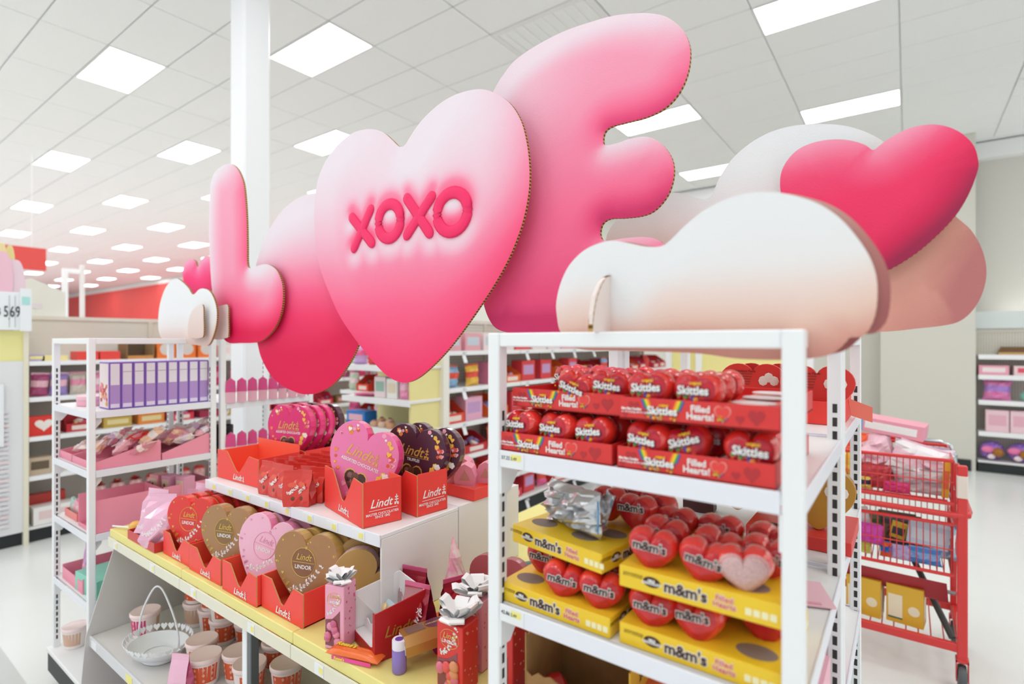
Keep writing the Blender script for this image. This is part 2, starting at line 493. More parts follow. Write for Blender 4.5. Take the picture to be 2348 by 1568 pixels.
# ------------------------------------------------------------------ cardboard letters, hearts and clouds
OUTL = {
    'L': (1.120, [(-2.305,2.250), (-2.233,2.220), (-2.183,2.159), (-2.164,2.093), (-2.152,1.996), (-2.148,1.901), (-2.146,1.819), (-2.130,1.798), (-2.086,1.799), (-2.027,1.803), (-1.977,1.796), (-1.927,1.771), (-1.895,1.727), (-1.885,1.680), (-1.895,1.622), (-1.927,1.569), (-1.971,1.534), (-2.039,1.504), (-2.109,1.497), (-2.208,1.496), (-2.305,1.498), (-2.366,1.538), (-2.414,1.626), (-2.440,1.709), (-2.454,1.778), (-2.468,1.902), (-2.473,2.040), (-2.467,2.142), (-2.450,2.207), (-2.400,2.242)]),
    'O': (1.145, [(-1.729,2.038), (-1.843,2.032), (-1.938,2.002), (-2.015,1.952), (-2.073,1.897), (-2.114,1.832), (-2.150,1.746), (-2.163,1.664), (-2.150,1.581), (-2.114,1.495), (-2.084,1.436), (-2.015,1.370), (-1.927,1.331), (-1.822,1.310), (-1.762,1.309), (-1.695,1.320), (-1.604,1.357), (-1.526,1.424), (-1.476,1.488), (-1.444,1.571), (-1.436,1.658), (-1.452,1.762), (-1.485,1.859), (-1.543,1.951), (-1.631,2.010)]),
    'V': (1.100, [(-1.221,2.083), (-1.254,2.110), (-1.291,2.140), (-1.338,2.162), (-1.386,2.173), (-1.447,2.175), (-1.520,2.156), (-1.587,2.116), (-1.632,2.063), (-1.653,1.997), (-1.656,1.914), (-1.644,1.822), (-1.621,1.751), (-1.575,1.673), (-1.510,1.583), (-1.426,1.504), (-1.347,1.441), (-1.282,1.399), (-1.236,1.383), (-1.193,1.380), (-1.151,1.392), (-1.102,1.420), (-1.039,1.467), (-0.979,1.522), (-0.909,1.596), (-0.855,1.658), (-0.810,1.722), (-0.773,1.798), (-0.754,1.875), (-0.753,1.944), (-0.763,2.006), (-0.779,2.055), (-0.810,2.103), (-0.855,2.141), (-0.902,2.166), (-0.951,2.176), (-1.009,2.177), (-1.070,2.165), (-1.134,2.136), (-1.176,2.104), (-1.197,2.085)]),
    'E': (1.150, [(-0.904,2.181), (-0.877,2.210), (-0.833,2.241), (-0.762,2.259), (-0.683,2.267), (-0.609,2.264), (-0.551,2.258), (-0.496,2.244), (-0.454,2.228), (-0.419,2.206), (-0.389,2.171), (-0.374,2.135), (-0.372,2.101), (-0.380,2.065), (-0.399,2.033), (-0.429,2.011), (-0.470,2.002), (-0.518,2.002), (-0.557,2.001), (-0.573,1.991), (-0.576,1.970), (-0.569,1.961), (-0.540,1.960), (-0.507,1.963), (-0.475,1.960), (-0.449,1.948), (-0.424,1.922), (-0.409,1.890), (-0.408,1.856), (-0.421,1.820), (-0.449,1.792), (-0.480,1.783), (-0.523,1.784), (-0.557,1.787), (-0.577,1.779), (-0.584,1.759), (-0.580,1.743), (-0.568,1.737), (-0.523,1.738), (-0.480,1.736), (-0.449,1.728), (-0.424,1.710), (-0.394,1.671), (-0.377,1.627), (-0.380,1.579), (-0.404,1.537), (-0.454,1.514), (-0.551,1.514), (-0.670,1.515), (-0.783,1.515), (-0.858,1.525), (-0.907,1.546), (-0.940,1.608), (-0.951,1.708), (-0.955,1.831), (-0.955,1.986), (-0.947,2.089), (-0.931,2.146)]),
    'cloudF': (0.750, [(-0.451,1.515), (-0.459,1.546), (-0.459,1.568), (-0.451,1.596), (-0.435,1.623), (-0.410,1.643), (-0.383,1.652), (-0.357,1.653), (-0.331,1.646), (-0.307,1.639), (-0.286,1.637), (-0.272,1.643), (-0.250,1.662), (-0.223,1.680), (-0.192,1.691), (-0.163,1.694), (-0.135,1.690), (-0.111,1.681), (-0.087,1.668), (-0.065,1.648), (-0.047,1.622), (-0.034,1.596), (-0.028,1.571), (-0.028,1.544), (-0.031,1.526), (-0.037,1.512), (-0.044,1.506), (-0.055,1.505), (-0.059,1.499), (-0.077,1.484), (-0.117,1.478), (-0.178,1.478), (-0.228,1.484), (-0.284,1.486), (-0.344,1.487), (-0.421,1.490)]),
    'cloudB': (1.255, [(-0.621,1.762), (-0.608,1.790), (-0.581,1.817), (-0.539,1.840), (-0.494,1.854), (-0.455,1.855), (-0.418,1.845), (-0.386,1.830), (-0.369,1.827), (-0.356,1.836), (-0.339,1.871), (-0.313,1.906), (-0.277,1.932), (-0.238,1.947), (-0.196,1.951), (-0.153,1.945), (-0.112,1.934), (-0.079,1.918), (-0.047,1.894), (-0.017,1.861), (0.027,1.805), (0.058,1.753), (0.069,1.728), (0.091,1.699), (0.106,1.663), (0.112,1.625), (0.108,1.591), (0.096,1.560), (0.077,1.538), (0.053,1.530), (0.013,1.525), (-0.035,1.520), (-0.146,1.518), (-0.339,1.519), (-0.524,1.521), (-0.608,1.537), (-0.629,1.597), (-0.632,1.698)]),
    'heartB': (1.225, [(-0.052,1.862), (-0.065,1.875), (-0.090,1.889), (-0.119,1.897), (-0.150,1.898), (-0.178,1.890), (-0.199,1.870), (-0.210,1.844), (-0.210,1.808), (-0.199,1.762), (-0.167,1.718), (-0.126,1.679), (-0.090,1.649), (-0.065,1.632), (-0.046,1.628), (-0.019,1.639), (0.013,1.661), (0.043,1.690), (0.068,1.721), (0.086,1.756), (0.098,1.795), (0.098,1.818), (0.091,1.843), (0.073,1.868), (0.049,1.885), (0.024,1.891), (-0.002,1.889), (-0.028,1.878), (-0.042,1.868)]),
    'heartS': (1.060, [(-2.486,1.705), (-2.533,1.737), (-2.595,1.768), (-2.650,1.786), (-2.707,1.779), (-2.774,1.744), (-2.826,1.681), (-2.847,1.608), (-2.835,1.542), (-2.757,1.502), (-2.518,1.491), (-2.388,1.484), (-2.332,1.495), (-2.285,1.556), (-2.272,1.619), (-2.292,1.671), (-2.332,1.709), (-2.380,1.724), (-2.430,1.724)]),
    'heartP': (1.300, [(-2.998,1.894), (-3.025,1.927), (-3.070,1.942), (-3.126,1.936), (-3.154,1.920), (-3.179,1.871), (-3.154,1.827), (-3.089,1.781), (-3.016,1.744), (-2.963,1.729), (-2.894,1.746), (-2.827,1.782), (-2.786,1.834), (-2.794,1.889), (-2.843,1.925), (-2.894,1.938), (-2.954,1.927)]),
}
def ramp(stops, t):
    t = np.clip(t, 0, 1)
    xs = [s[0] for s in stops]
    cols = np.array([lin(s[1]) for s in stops])
    return np.stack([np.interp(t, xs, cols[:, k]) for k in range(3)], 1)

def board(name, label, cat, key_, print_fn, R=.11, step=.012, th=.008, back='#f1e9e6', y_off=0, pts=None, y=None, slab=True, flute=.0045):
    """a die-cut corrugated board: printed face, fluted edge, plain back"""
    if pts is None:
        y, pts = OUTL[key_]
    loop = smooth_loop(pts, 7)
    L = np.array(loop)
    seg = np.linalg.norm(np.roll(L, -1, 0) - L, axis=1); cum = np.concatenate([[0], np.cumsum(seg)])
    n = max(60, int(cum[-1] / flute)); n += n % 2
    s = np.linspace(0, cum[-1], n, endpoint=False)
    Lc = np.vstack([L, L[:1]])
    loop = np.stack([np.interp(s, cum, Lc[:, 0]), np.interp(s, cum, Lc[:, 1])], 1)
    ar = np.sum(loop[:, 0] * np.roll(loop[:, 1], -1) - np.roll(loop[:, 0], -1) * loop[:, 1])
    if ar < 0: loop = loop[::-1].copy()
    x0, z0 = loop.min(0); x1, z1 = loop.max(0)
    sub = loop
    gx, gz = np.meshgrid(np.arange(x0, x1, step), np.arange(z0, z1, step))
    gx[1::2] += step / 2
    g = np.stack([gx.ravel(), gz.ravel()], 1)
    A, B = sub, np.roll(sub, -1, 0)
    cr = np.zeros(len(g), int)
    dist = np.full(len(g), 9.)
    for (ax, az), (bx, bz) in zip(A, B):
        c_ = ((az > g[:, 1]) != (bz > g[:, 1]))
        with np.errstate(divide='ignore', invalid='ignore'):
            xi = ax + (g[:, 1] - az) * (bx - ax) / (bz - az)
        cr += (c_ & (g[:, 0] < xi)).astype(int)
        d = np.array((bx - ax, bz - az)); q = g - (ax, az)
        tt = np.clip(q @ d / (d @ d + 1e-12), 0, 1)
        dist = np.minimum(dist, np.linalg.norm(q - tt[:, None] * d, axis=1))
    g = g[(cr % 2 == 1) & (dist > step * .5)]
    nv = len(sub)
    allp = [Vector(p) for p in sub] + [Vector(p) for p in g]
    vs, es, fs, *_ = delaunay_2d_cdt(allp, [], [list(range(nv))], 1, 1e-6)
    V = np.array([(v.x, v.y) for v in vs])
    D = np.full(len(V), 9.); N = np.zeros((len(V), 2))
    for (ax, az), (bx, bz) in zip(A, B):
        d = np.array((bx - ax, bz - az)); q = V - (ax, az)
        tt = np.clip(q @ d / (d @ d + 1e-12), 0, 1)
        r = q - tt[:, None] * d; dd = np.linalg.norm(r, axis=1)
        m = dd < D
        D[m] = dd[m]
        nn = r[m] / np.maximum(dd[m], 1e-6)[:, None]
        nn[dd[m] < 2e-4] = np.array((-d[1], d[0])) / np.linalg.norm(d)
        N[m] = nn
    u = np.clip(D / R, 0, 1)
    slope = (1 - u) ** 1.5                       # puffed look of the artwork: how far the drawn surface leans outwards
    nx, nz = -N[:, 0] * slope, -N[:, 1] * slope
    tz = (V[:, 1] - z0) / (z1 - z0); tx = (V[:, 0] - x0) / (x1 - x0)
    cols = print_fn(V, tx, tz, nx, nz, u)
    ox, oz = (x0 + x1) / 2, z0
    t = thing(name, label, cat, (ox, y, oz))
    me = bpy.data.meshes.new('printed_face')
    me.from_pydata([(v[0] - ox, -th / 2 + y_off, v[1] - oz) for v in V], [], [list(f) for f in fs])
    at = me.color_attributes.new('print', 'FLOAT_COLOR', 'POINT')
    at.data.foreach_set('color', np.concatenate([np.clip(cols, 0, 1), np.ones((len(V), 1))], 1).astype(np.float32).ravel())
    me.materials.append(PRINT)
    me.update()
    put('printed_face', me, t)
    eb = MB(); n2 = len(loop)
    lp = [(p[0] - ox, p[1] - oz) for p in loop]
    eb.v = [(x, -th / 2 + .0002, z) for x, z in lp] + [(x, th / 2, z) for x, z in lp]
    for i in range(n2):
        j = (i + 1) % n2
        eb.f.append([i, n2 + i, n2 + j, j]); eb.m.append(i % 2)
    eb.f.append([n2 + i for i in range(n2 - 1, -1, -1)]); eb.m.append(2)
    eb.build('corrugated_edge', [KRAFT, FLUTE, C(back, .8)], t)
    return t, V, (ox, y, oz)
PRINT = print_mat('cardboard_print')

def sm(a, b, x):
    t = np.clip((x - a) / (b - a), 0, 1); return t * t * (3 - 2 * t)
PINKS = [(0, '#e60f50'), (.18, '#f7376c'), (.38, '#ff638f'), (.55, '#fc8fb0'), (.72, '#f8bdd2'), (.88, '#f3dbe6'), (1, '#f2e6ef')]
def pr_L(V, tx, tz, nx, nz, u):
    t = .60 + .34 * nz - .33 * nx + .10 * (tz - .5)
    t -= .42 * sm(.42, .0, tz) * sm(.2, .75, 1 - np.abs(tx - .35))
    t += .10 * sm(.45, .2, np.abs(tz - .42)) * sm(.4, .7, tx)
    t -= .25 * sm(.25, 0, tz) * sm(.5, 0, tx)
    return ramp(PINKS, t)
def pr_O(V, tx, tz, nx, nz, u):
    t = .02 + .92 * sm(.18, .98, tz) + .14 * nz - .10 * nx
    return ramp(PINKS, t)
XO = [('X', (-1.447, 1.903), (-1.347, 1.808), (-1.352, 1.915), (-1.436, 1.801)), ('O', (-1.266, 1.866), .05, .052),
      ('X', (-1.189, 1.924), (-1.095, 1.809), (-1.086, 1.913), (-1.189, 1.814)), ('O', (-1.009, 1.857), .057, .054)]
def strokes():
    r = []
    for k in XO:
        if k[0] == 'X': r += [np.array([k[1], k[2]]), np.array([k[3], k[4]])]
        else:
            a = np.linspace(0, 2 * PI, 25)
            r.append(np.stack([k[1][0] + k[2] * np.cos(a), k[1][1] + k[3] * np.sin(a)], 1))
    return r
def pr_V(V, tx, tz, nx, nz, u):
    t = .25 + .68 * sm(.0, 1.0, tz) + .08 * nz - .26 * np.clip(nx, -.2, 1) * sm(.1, .5, tz)
    t += .14 * np.exp(-((tx - .5) / .13) ** 2) * sm(.55, .9, tz)
    up = np.full(len(V), 9.); dn = up.copy()
    for st in strokes():
        for a, b_ in zip(st[:-1], st[1:]):
            d = b_ - a
            for off, arr in ((.022, up), (-.026, dn)):
                q = V - a - (0, off)
                tt = np.clip(q @ d / (d @ d), 0, 1)
                np.minimum(arr, np.linalg.norm(q - tt[:, None] * d, axis=1), out=arr)
    t -= .34 * np.exp(-(up / .03) ** 2)
    t += .26 * np.exp(-(dn / .034) ** 2) * (1 - .7 * np.exp(-(up / .03) ** 2))
    return ramp(PINKS, t)
EP = [(0, '#cf3369'), (.2, '#ee4f80'), (.4, '#fb739b'), (.56, '#fa90b0'), (.72, '#f7b3c9'), (.88, '#f2d3e0'), (1, '#f3dfe9')]
def pr_E(V, tx, tz, nx, nz, u):
    t = .22 + .42 * sm(.0, .95, tz) + .46 * nz - .12 * nx + .24 * sm(.7, 0, tx) * sm(.3, .95, tz)
    t -= .10 * sm(.3, .0, tz)
    return ramp(EP, t)
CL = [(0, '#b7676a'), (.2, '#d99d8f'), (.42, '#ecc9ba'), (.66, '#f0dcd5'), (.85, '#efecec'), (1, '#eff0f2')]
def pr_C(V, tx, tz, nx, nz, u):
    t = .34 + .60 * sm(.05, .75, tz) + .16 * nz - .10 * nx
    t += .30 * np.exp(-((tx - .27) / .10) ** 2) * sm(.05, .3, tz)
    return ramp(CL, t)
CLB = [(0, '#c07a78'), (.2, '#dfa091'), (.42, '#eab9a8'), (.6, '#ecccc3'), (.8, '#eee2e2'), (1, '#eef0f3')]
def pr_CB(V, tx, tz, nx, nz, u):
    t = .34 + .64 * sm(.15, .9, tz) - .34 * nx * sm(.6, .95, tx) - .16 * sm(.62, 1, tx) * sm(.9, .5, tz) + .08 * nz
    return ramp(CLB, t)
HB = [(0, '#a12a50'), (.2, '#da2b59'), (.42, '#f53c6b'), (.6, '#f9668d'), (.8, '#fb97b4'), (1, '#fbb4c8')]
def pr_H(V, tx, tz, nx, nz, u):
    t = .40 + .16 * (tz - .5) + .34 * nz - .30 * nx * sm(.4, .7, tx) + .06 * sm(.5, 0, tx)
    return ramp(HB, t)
WH = [(0, '#d9b3ab'), (.3, '#ecd5cd'), (.6, '#f2eae7'), (1, '#f4f5f7')]
def pr_S(V, tx, tz, nx, nz, u):
    return ramp(WH, .30 + .75 * sm(0, .6, tz) + .15 * nz - .1 * nx)
HP = [(0, '#e0175f'), (.4, '#fb2f78'), (.7, '#fb6a9e'), (1, '#fca6c5')]
def pr_P(V, tx, tz, nx, nz, u):
    return ramp(HP, .2 + .5 * tz + .35 * nz - .2 * nx)

board('cardboard_letter', 'puffy-printed pink cardboard letter L standing beside the left rack', 'letter', 'L', pr_L, R=.12)
board('cardboard_oval', 'deep pink cardboard oval half hidden between letter L and the XOXO heart', 'letter', 'O', pr_O, R=.2)
tV, _, oV = board('cardboard_heart', 'huge pink cardboard heart lettered XOXO in the middle of the sign', 'heart sign', 'V', pr_V, R=.16, step=.0085)
XOM = mat('xoxo_pink', '#fa2f6c', .5, spec=.3)
for k in XO:
    lb = MB()
    def squash(b_):
        b_.v = [(x - oV[0], (y - oV[1]) * .25 - .0065, z - oV[2]) for x, y, z in b_.v]
        return b_
    if k[0] == 'X':
        for a, c in ((k[1], k[2]), (k[3], k[4])):
            a = Vector((a[0], oV[1], a[1])); c = Vector((c[0], oV[1], c[1])); d = (c - a).normalized()
            pts = [a - d * .015, a - d * .011, a - d * .004, a + d * .006] + [a.lerp(c, q) for q in (.3, .5, .7)] + [c - d * .006, c + d * .004, c + d * .011, c + d * .015]
            lb.tube(pts, [.003, .011, .0155, .017, .0165, .0165, .0165, .017, .0155, .011, .003], 10)
        squash(lb).build('letter_x', XOM, tV, smooth=True)
    else:
        lb.tube([(k[1][0] + k[2] * math.cos(a), oV[1], k[1][1] + k[3] * math.sin(a)) for a in np.linspace(0, 2 * PI, 28, endpoint=False)], .018, 10, closed=True)
        squash(lb).build('letter_o', XOM, tV, smooth=True)
board('cardboard_letter', 'tall pink cardboard letter E with puffy arms above the right rack', 'letter', 'E', pr_E, R=.09, step=.009)
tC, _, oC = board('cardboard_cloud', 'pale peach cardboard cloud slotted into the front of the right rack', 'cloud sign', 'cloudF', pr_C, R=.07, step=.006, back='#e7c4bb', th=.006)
cl2 = [(x + .012, z + (.0 if z > 1.52 else .004)) for x, z in OUTL['cloudF'][1]]
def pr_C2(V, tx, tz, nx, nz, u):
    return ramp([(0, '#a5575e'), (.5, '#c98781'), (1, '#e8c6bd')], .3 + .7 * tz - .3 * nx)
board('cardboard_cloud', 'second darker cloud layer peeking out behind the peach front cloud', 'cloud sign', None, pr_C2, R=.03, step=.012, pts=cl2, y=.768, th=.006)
tb_ = thing('cardboard_tab', 'half-moon cardboard tab standing out of the front cloud', 'cardboard tab', (-.366, .747, 1.5145))
Mx = Matrix.Rotation(-PI / 2, 4, 'Z')
tp = [(0, 0), (.058, 0), (.058, .025), (.05, .052), (.034, .072), (.016, .082), (0, .086)]
MB().prism(tp, -.003, .003, M=Mx).build('face', C('#eee0da', .7), tb_)
eb = MB()
for i in range(18):
    a, c = i / 18, (i + 1) / 18
    f = lambda q: (-.0587 * math.cos(q * PI / 2) ** .55, q * .087)
    (ya, za), (yc, zc) = f(a), f(c)
    eb.add([(-.004, ya, za), (.004, ya, za), (.004, yc, zc), (-.004, yc, zc)], [(0, 1, 2, 3)], i % 2)
eb.build('corrugated_edge', [KRAFT, FLUTE], tb_)
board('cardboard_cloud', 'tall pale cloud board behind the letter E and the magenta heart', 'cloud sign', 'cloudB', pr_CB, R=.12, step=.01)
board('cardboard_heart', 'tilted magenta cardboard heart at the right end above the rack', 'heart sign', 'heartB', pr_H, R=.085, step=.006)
board('cardboard_heart', 'small white cardboard heart on top of the left rack', 'heart sign', 'heartS', pr_S, R=.12, step=.014)
tP, _, oP = board('cardboard_heart', 'little hot pink cardboard heart behind the small white heart', 'heart sign', 'heartP', pr_P, R=.09, step=.014)
MB().box(-.02, .02, .004, .008, 1.515 - oP[2], .06).build('support_strip', C('#efe6e4', .7), tP)
def pr_T(V, tx, tz, nx, nz, u): return ramp(WH, .2 + .3 * tz)
board('cardboard_tab', 'round-topped beige tab in front of the small white heart', 'cardboard tab', None, pr_T, R=.03, step=.014,
      pts=[(-2.47, 1.52), (-2.475, 1.58), (-2.44, 1.63), (-2.38, 1.652), (-2.34, 1.65), (-2.335, 1.6), (-2.335, 1.53), (-2.36, 1.517), (-2.42, 1.516)], y=1.035, th=.006)
board('cardboard_tab', 'beige tab between the small white heart and letter L', 'cardboard tab', None, pr_T, R=.03, step=.014,
      pts=[(-2.40, 1.517), (-2.40, 1.6), (-2.36, 1.645), (-2.3, 1.655), (-2.265, 1.65), (-2.262, 1.6), (-2.262, 1.53), (-2.28, 1.517)], y=1.1, th=.006)

# ------------------------------------------------------------------ candy hearts and trays on the right rack
def chub(w, h, n=36, k=.5):                                 # chubby heart: lobes of a heart, fuller bottom
    r = []
    for i, (x, z) in enumerate(heart2(w, h, n)):
        t = 2 * PI * i / n
        ex, ez = w * .5 * math.sin(t), h * .5 + h * .48 * math.cos(t)
        q = k * (1 - math.exp(-(min(t, 2 * PI - t) / .5) ** 2))
        r.append((x * (1 - q) + ex * q, z * (1 - q) + ez * q))
    return r
def puff(w, h, d, rings=7, n=36, flat=4.0):                   # puffy heart standing on its tip, faces -y and +y
    out = chub(w, h, n)
    c = (0, h * .56)
    vs = []; fs = []
    rs = [0.0001] + [math.sin(PI / 2 * (k + 1) / rings) for k in range(rings)]
    def ring(r, s):
        th = (1 - min(1, r) ** flat) ** .5 * d / 2
        return [(c[0] + (x - c[0]) * r, s * th, c[1] + (z - c[1]) * r) for x, z in out]
    layers = [ring(r, -1) for r in rs] + [ring(r, 1) for r in rs[::-1][1:]]
    for L in layers: vs += L
    for k in range(len(layers) - 1):
        for i in range(n):
            j = (i + 1) % n
            fs.append((k * n + i, k * n + n + i, k * n + n + j, k * n + j))
    return MB().add(vs, [f[::-1] for f in fs])

def decal(w, h, d, r1, n=36, flat=4.0, lift=.0006):           # sticker that follows the front of a puffy heart
    out = chub(w, h, n); c = (0, h * .56); vs = []; fs = []
    rs = [.0001, r1 * .4, r1 * .75, r1]
    for r in rs:
        th = (1 - r ** flat) ** .5 * d / 2 + lift
        vs += [(c[0] + (x - c[0]) * r, -th, c[1] + (z - c[1]) * r) for x, z in out]
    for k in range(3):
        for i in range(n):
            j = (i + 1) % n
            fs.append((k * n + i, k * n + j, k * n + n + j, k * n + n + i))
    return MB().add(vs, fs)

REDP = mat('heart_red_gloss', '#f0392f', .09, spec=.6, coat=1.0)
REDM = mat('heart_red_clear', '#d92832', .12, spec=.6, coat=.6)
WHT = mat('print_white', '#f7f6f4', .45)
CHOC = mat('print_chocolate', '#43221b', .5)
HWD, HHT, HDP = .068, .068, .044
sk_shell = puff(HWD, HHT, HDP).mesh('shell', REDP, True)
sk_lab = decal(HWD, HHT, HDP, .8).mesh('sticker', mat('skittles_sticker', '#cf1f30', .25, col2='#b01a34', scale=120), True)
def sprinkle(n, w, h, cols, seed, y, r=.0022, zc=.03, inside=None):
    rnd = random.Random(seed); mb = MB()
    for i in range(n):
        x = rnd.uniform(-w, w); z = zc + rnd.uniform(-h, h)
        if inside and not inside(x, z): continue
        mb.lathe([(r * rnd.uniform(.7, 1.1), 0), (.0003, .0012)], 7, rnd.randrange(len(cols)), Matrix.Translation((x, y, z)) @ Matrix.Rotation(PI / 2, 4, 'X'), cap=False)
    return mb
RB = [C('#f5a21c', .35), C('#f4d328', .35), C('#3f9e45', .35), C('#5c4aa8', .35), C('#e6442f', .35)]
sk_candy = sprinkle(26, .022, .013, RB, 3, -.0232, .0026, .027).mesh('candy_print', RB)
def sk_heart(label):
    t = thing('candy_heart', label, 'candy heart')
    put('shell', sk_shell, t); s = put('sticker', sk_lab, t)
    put('candy_print', sk_candy, s)
    txt('Skittles', .0155, C('#4a1030', .5), s, (.0008, -.0246, .0397), bold=.0011, sx=.93)
    txt('Skittles', .0155, WHT, s, (0, -.0251, .0405), bold=.0004, sx=.93)
    txt('original', .0055, C('#f4c422', .4), s, (.003, -.0242, .0505), bold=.0002)
    return t
mm_shell = puff(.072, .066, .046, flat=3.4).mesh('shell', REDP, True)
mm_lab = decal(.072, .066, .046, .84, flat=3.4).mesh('sticker', mat('mm_sticker', '#d3282e', .2, spec=.6, col2='#bb1c26', scale=45), True)
def mm_heart(label):
    t = thing('candy_heart', label, 'candy heart')
    put('shell', mm_shell, t); s = put('sticker', mm_lab, t)
    txt("m&m's", .0175, WHT, s, (0, -.0247, .0432), bold=.0014, sx=.98)
    txt("m&m's", .0175, CHOC, s, (0, -.0254, .0432), bold=.0005, sx=.98)
    return t

def small_hearts(parent, m, spots, y=-.0006):
    for (x, z, sz) in spots:
        MB().prism([(a + x, b_ + z) for a, b_ in heart2(sz, sz, 18)], y, y + .0004).build('printed_heart', m, parent)

SKR = mat('tray_red', '#dd3433', .4)
SKD = mat('tray_dark_heart', '#b92a30', .4)
def sk_tray(label, loc, rotz, W=.208, D=.27, H=.031):
    t = thing('candy_tray', label, 'tray', loc, rotz)
    MB().box(-W / 2, W / 2, 0, D, 0, .002).build('base', SKR, t)
    f = MB().rbox(-W / 2, W / 2, 0, .002, 0, H, .0006).build('front_panel', SKR, t)
    MB().rbox(-W / 2, W / 2, D - .002, D, 0, H, .0006).build('back_panel', SKR, t)
    for s in (-1, 1):
        MB().rbox(s * (W / 2 - .001) - .001, s * (W / 2 - .001) + .001, .002, D - .002, 0, H, .0006).build('side_panel', SKR, t)
    # clear lid with heart cut-outs
    small_hearts(f, SKD, [(-.083, .008, .017), (-.066, .004, .011), (.077, .004, .02), (.058, .005, .011), (-.096, .002, .008)])
    txt('Bite Size Candies', .0042, WHT, f, (-.101, -.001, .015), align='LEFT', bold=.0002)
    txt('12 - 1.07 OZ (30.3g)  NET WT 12.84 OZ (363.9g)', .0029, WHT, f, (-.101, -.001, .0105), align='LEFT', bold=.0001, sx=.85)
    for s in (-1, 1):
        rb = MB()
        for k, q in enumerate((4, 0, 1, 2, 3)):
            a = .017 + .0028 * k if s > 0 else .031 - .0028 * k
            a = s * (.017 + .0028 * k)
            c_ = s * (.0115 + .0028 * k)
            rb.add([(-.042 + a, -.0005, H - .0012), (-.042 + a + .0028 * s, -.0005, H - .0012), (-.042 + c_ + .0028 * s, -.0005, H * .5), (-.042 + c_, -.0005, H * .5)], [(0, 1, 2, 3) if s > 0 else (3, 2, 1, 0)], q)
        rb.build('rainbow', RB, f)
    sprinkle(30, .021, .0035, RB, 5, -.0004, .0019, .0065).build('candy_print', RB, f).location = (-.042, 0, 0)
    txt('Skittles', .0145, C('#6b1326', .5), f, (-.0412, -.0008, .0138), bold=.0009)
    txt('Skittles', .0145, WHT, f, (-.042, -.0014, .0145), bold=.0004)
    txt('original', .0045, C('#f4c422', .4), f, (-.040, -.0012, .0225), bold=.0002)
    txt('Filled\nHearts!', .0125, WHT, f, (.009, -.001, .0158), bold=.0003, line=.78, sx=.95)
    hp = MB().prism([(a + .037, b_ + .0045) for a, b_ in heart2(.021, .0225, 22)], -.0006, -.0002).build('printed_heart', C('#f2a49b', .4), f)
    MB().prism([(a + .037, b_ + .0055) for a, b_ in heart2(.0185, .0205, 22)], -.0009, -.0006).build('printed_heart', C('#e8423c', .4), hp)
    sprinkle(14, .006, .003, RB, 8, -.001, .0015, .0105).build('candy_print', RB, hp).location = (.037, 0, 0)
    return t

YLB = mat('tray_yellow', '#f3cb2c', .4)
HOLE = mat('tray_hole', '#8b7a72', .7)
def mm_tray(label, loc, rotz, W=.205, D=.2, H=.03, holes=()):
    t = thing('candy_tray', label, 'tray', loc, rotz)
    b_ = MB().rbox(-W / 2, W / 2, 0, D, 0, H, .0008).build('box', YLB, t)
    for (x, y) in holes:
        hb = MB().lathe([(.026, 0), (.0003, .0003)], 20, M=Matrix.Translation((x, y, H)) @ Matrix.Diagonal((1, .72, 1, 1)), cap=False)
        hb.build('cut_out', HOLE, b_)
    f = t
    for rot, off, w_ in ((0, (0, 0), W), (PI / 2, (W / 2, D / 2), D)):
        e = MB().box(-w_ / 2 + .002, w_ / 2 - .002, -.0003, 0, .001, H - .001).build('print_panel', YLB, t, (off[0] if rot else 0, off[1] if rot else 0, 0), (0, 0, rot))
        txt("m&m's", .021, WHT, e, (-.012, -.0006, .0155), bold=.0016)
        txt("m&m's", .021, CHOC, e, (-.012, -.0012, .0155), bold=.0006)
        MB().lathe([(.0125, 0), (.0003, .0003)], 20, M=Matrix.Translation((-.058, -.0003, .0165)) @ Matrix.Rotation(PI / 2, 4, 'X') @ Matrix.Diagonal((1, .6, 1, 1)), cap=False).build('flavour_oval', CHOC, e)
        txt('MILK\nCHOCOLATE', .0046, WHT, e, (-.058, -.001, .0165), bold=.0002, line=.8)
        txt('Filled\nHearts', .0105, WHT, e, (.038, -.0006, .0155), bold=.0007, line=.78)
        txt('Filled\nHearts', .0105, C('#e2452c', .45), e, (.038, -.0011, .0155), bold=.0001, line=.78)
        txt('12-0.93 OZ PACKETS (26.3g)\nNET WT 11.16 OZ (316.4g)', .0028, C('#8a6a18', .5), e, (-.1, -.0006, .02), align='LEFT', sx=.85, line=1.0)
        pl = MB()
        for k in range(4): pl.box(.063 + k * .0095, .0705 + k * .0095, -.0009, -.0003, .008, .0165)
        pl.build('nutrition_marks', C('#f6efc2', .5), e)
    return t

gA = 'filled candy hearts on the right rack'
prot = sk_heart('red plastic heart of candies')
used = [False]
def place(proto, loc, rot, label, group, flag):
    if not flag[0]:
        flag[0] = True
        proto.location = loc; proto.rotation_euler = rot; proto['label'] = label; proto['group'] = group
        return proto
    return dup(proto, loc, rot, label, group)
rnd = random.Random(4)
def fill(proto, flag, bx, by, bz, cols, rows, dx, dy, label, rz=0, skip=(), jit=.22, wonk={}):
    c_, s_ = math.cos(rz), math.sin(rz)
    for r in range(rows):
        for k in range(cols):
            if (r, k) in skip: continue
            lx = (k - (cols - 1) / 2) * dx; ly = .028 + r * dy
            tilt = wonk.get((r, k), (rnd.uniform(-.12, .12), rnd.uniform(-jit, jit)))
            lb_ = (('leftmost ', 'middle ', 'rightmost ')[k] if cols == 3 else ('left ', 'right ')[k]) + 'front ' + label if r == 0 else label.replace(' in the ', ' behind the front row in the ', 1)
            place(proto, (bx + lx * c_ - ly * s_, by + lx * s_ + ly * c_, bz), (tilt[0] * .6, tilt[0], rz + tilt[1]), lb_, gA, flag)
YF = .713
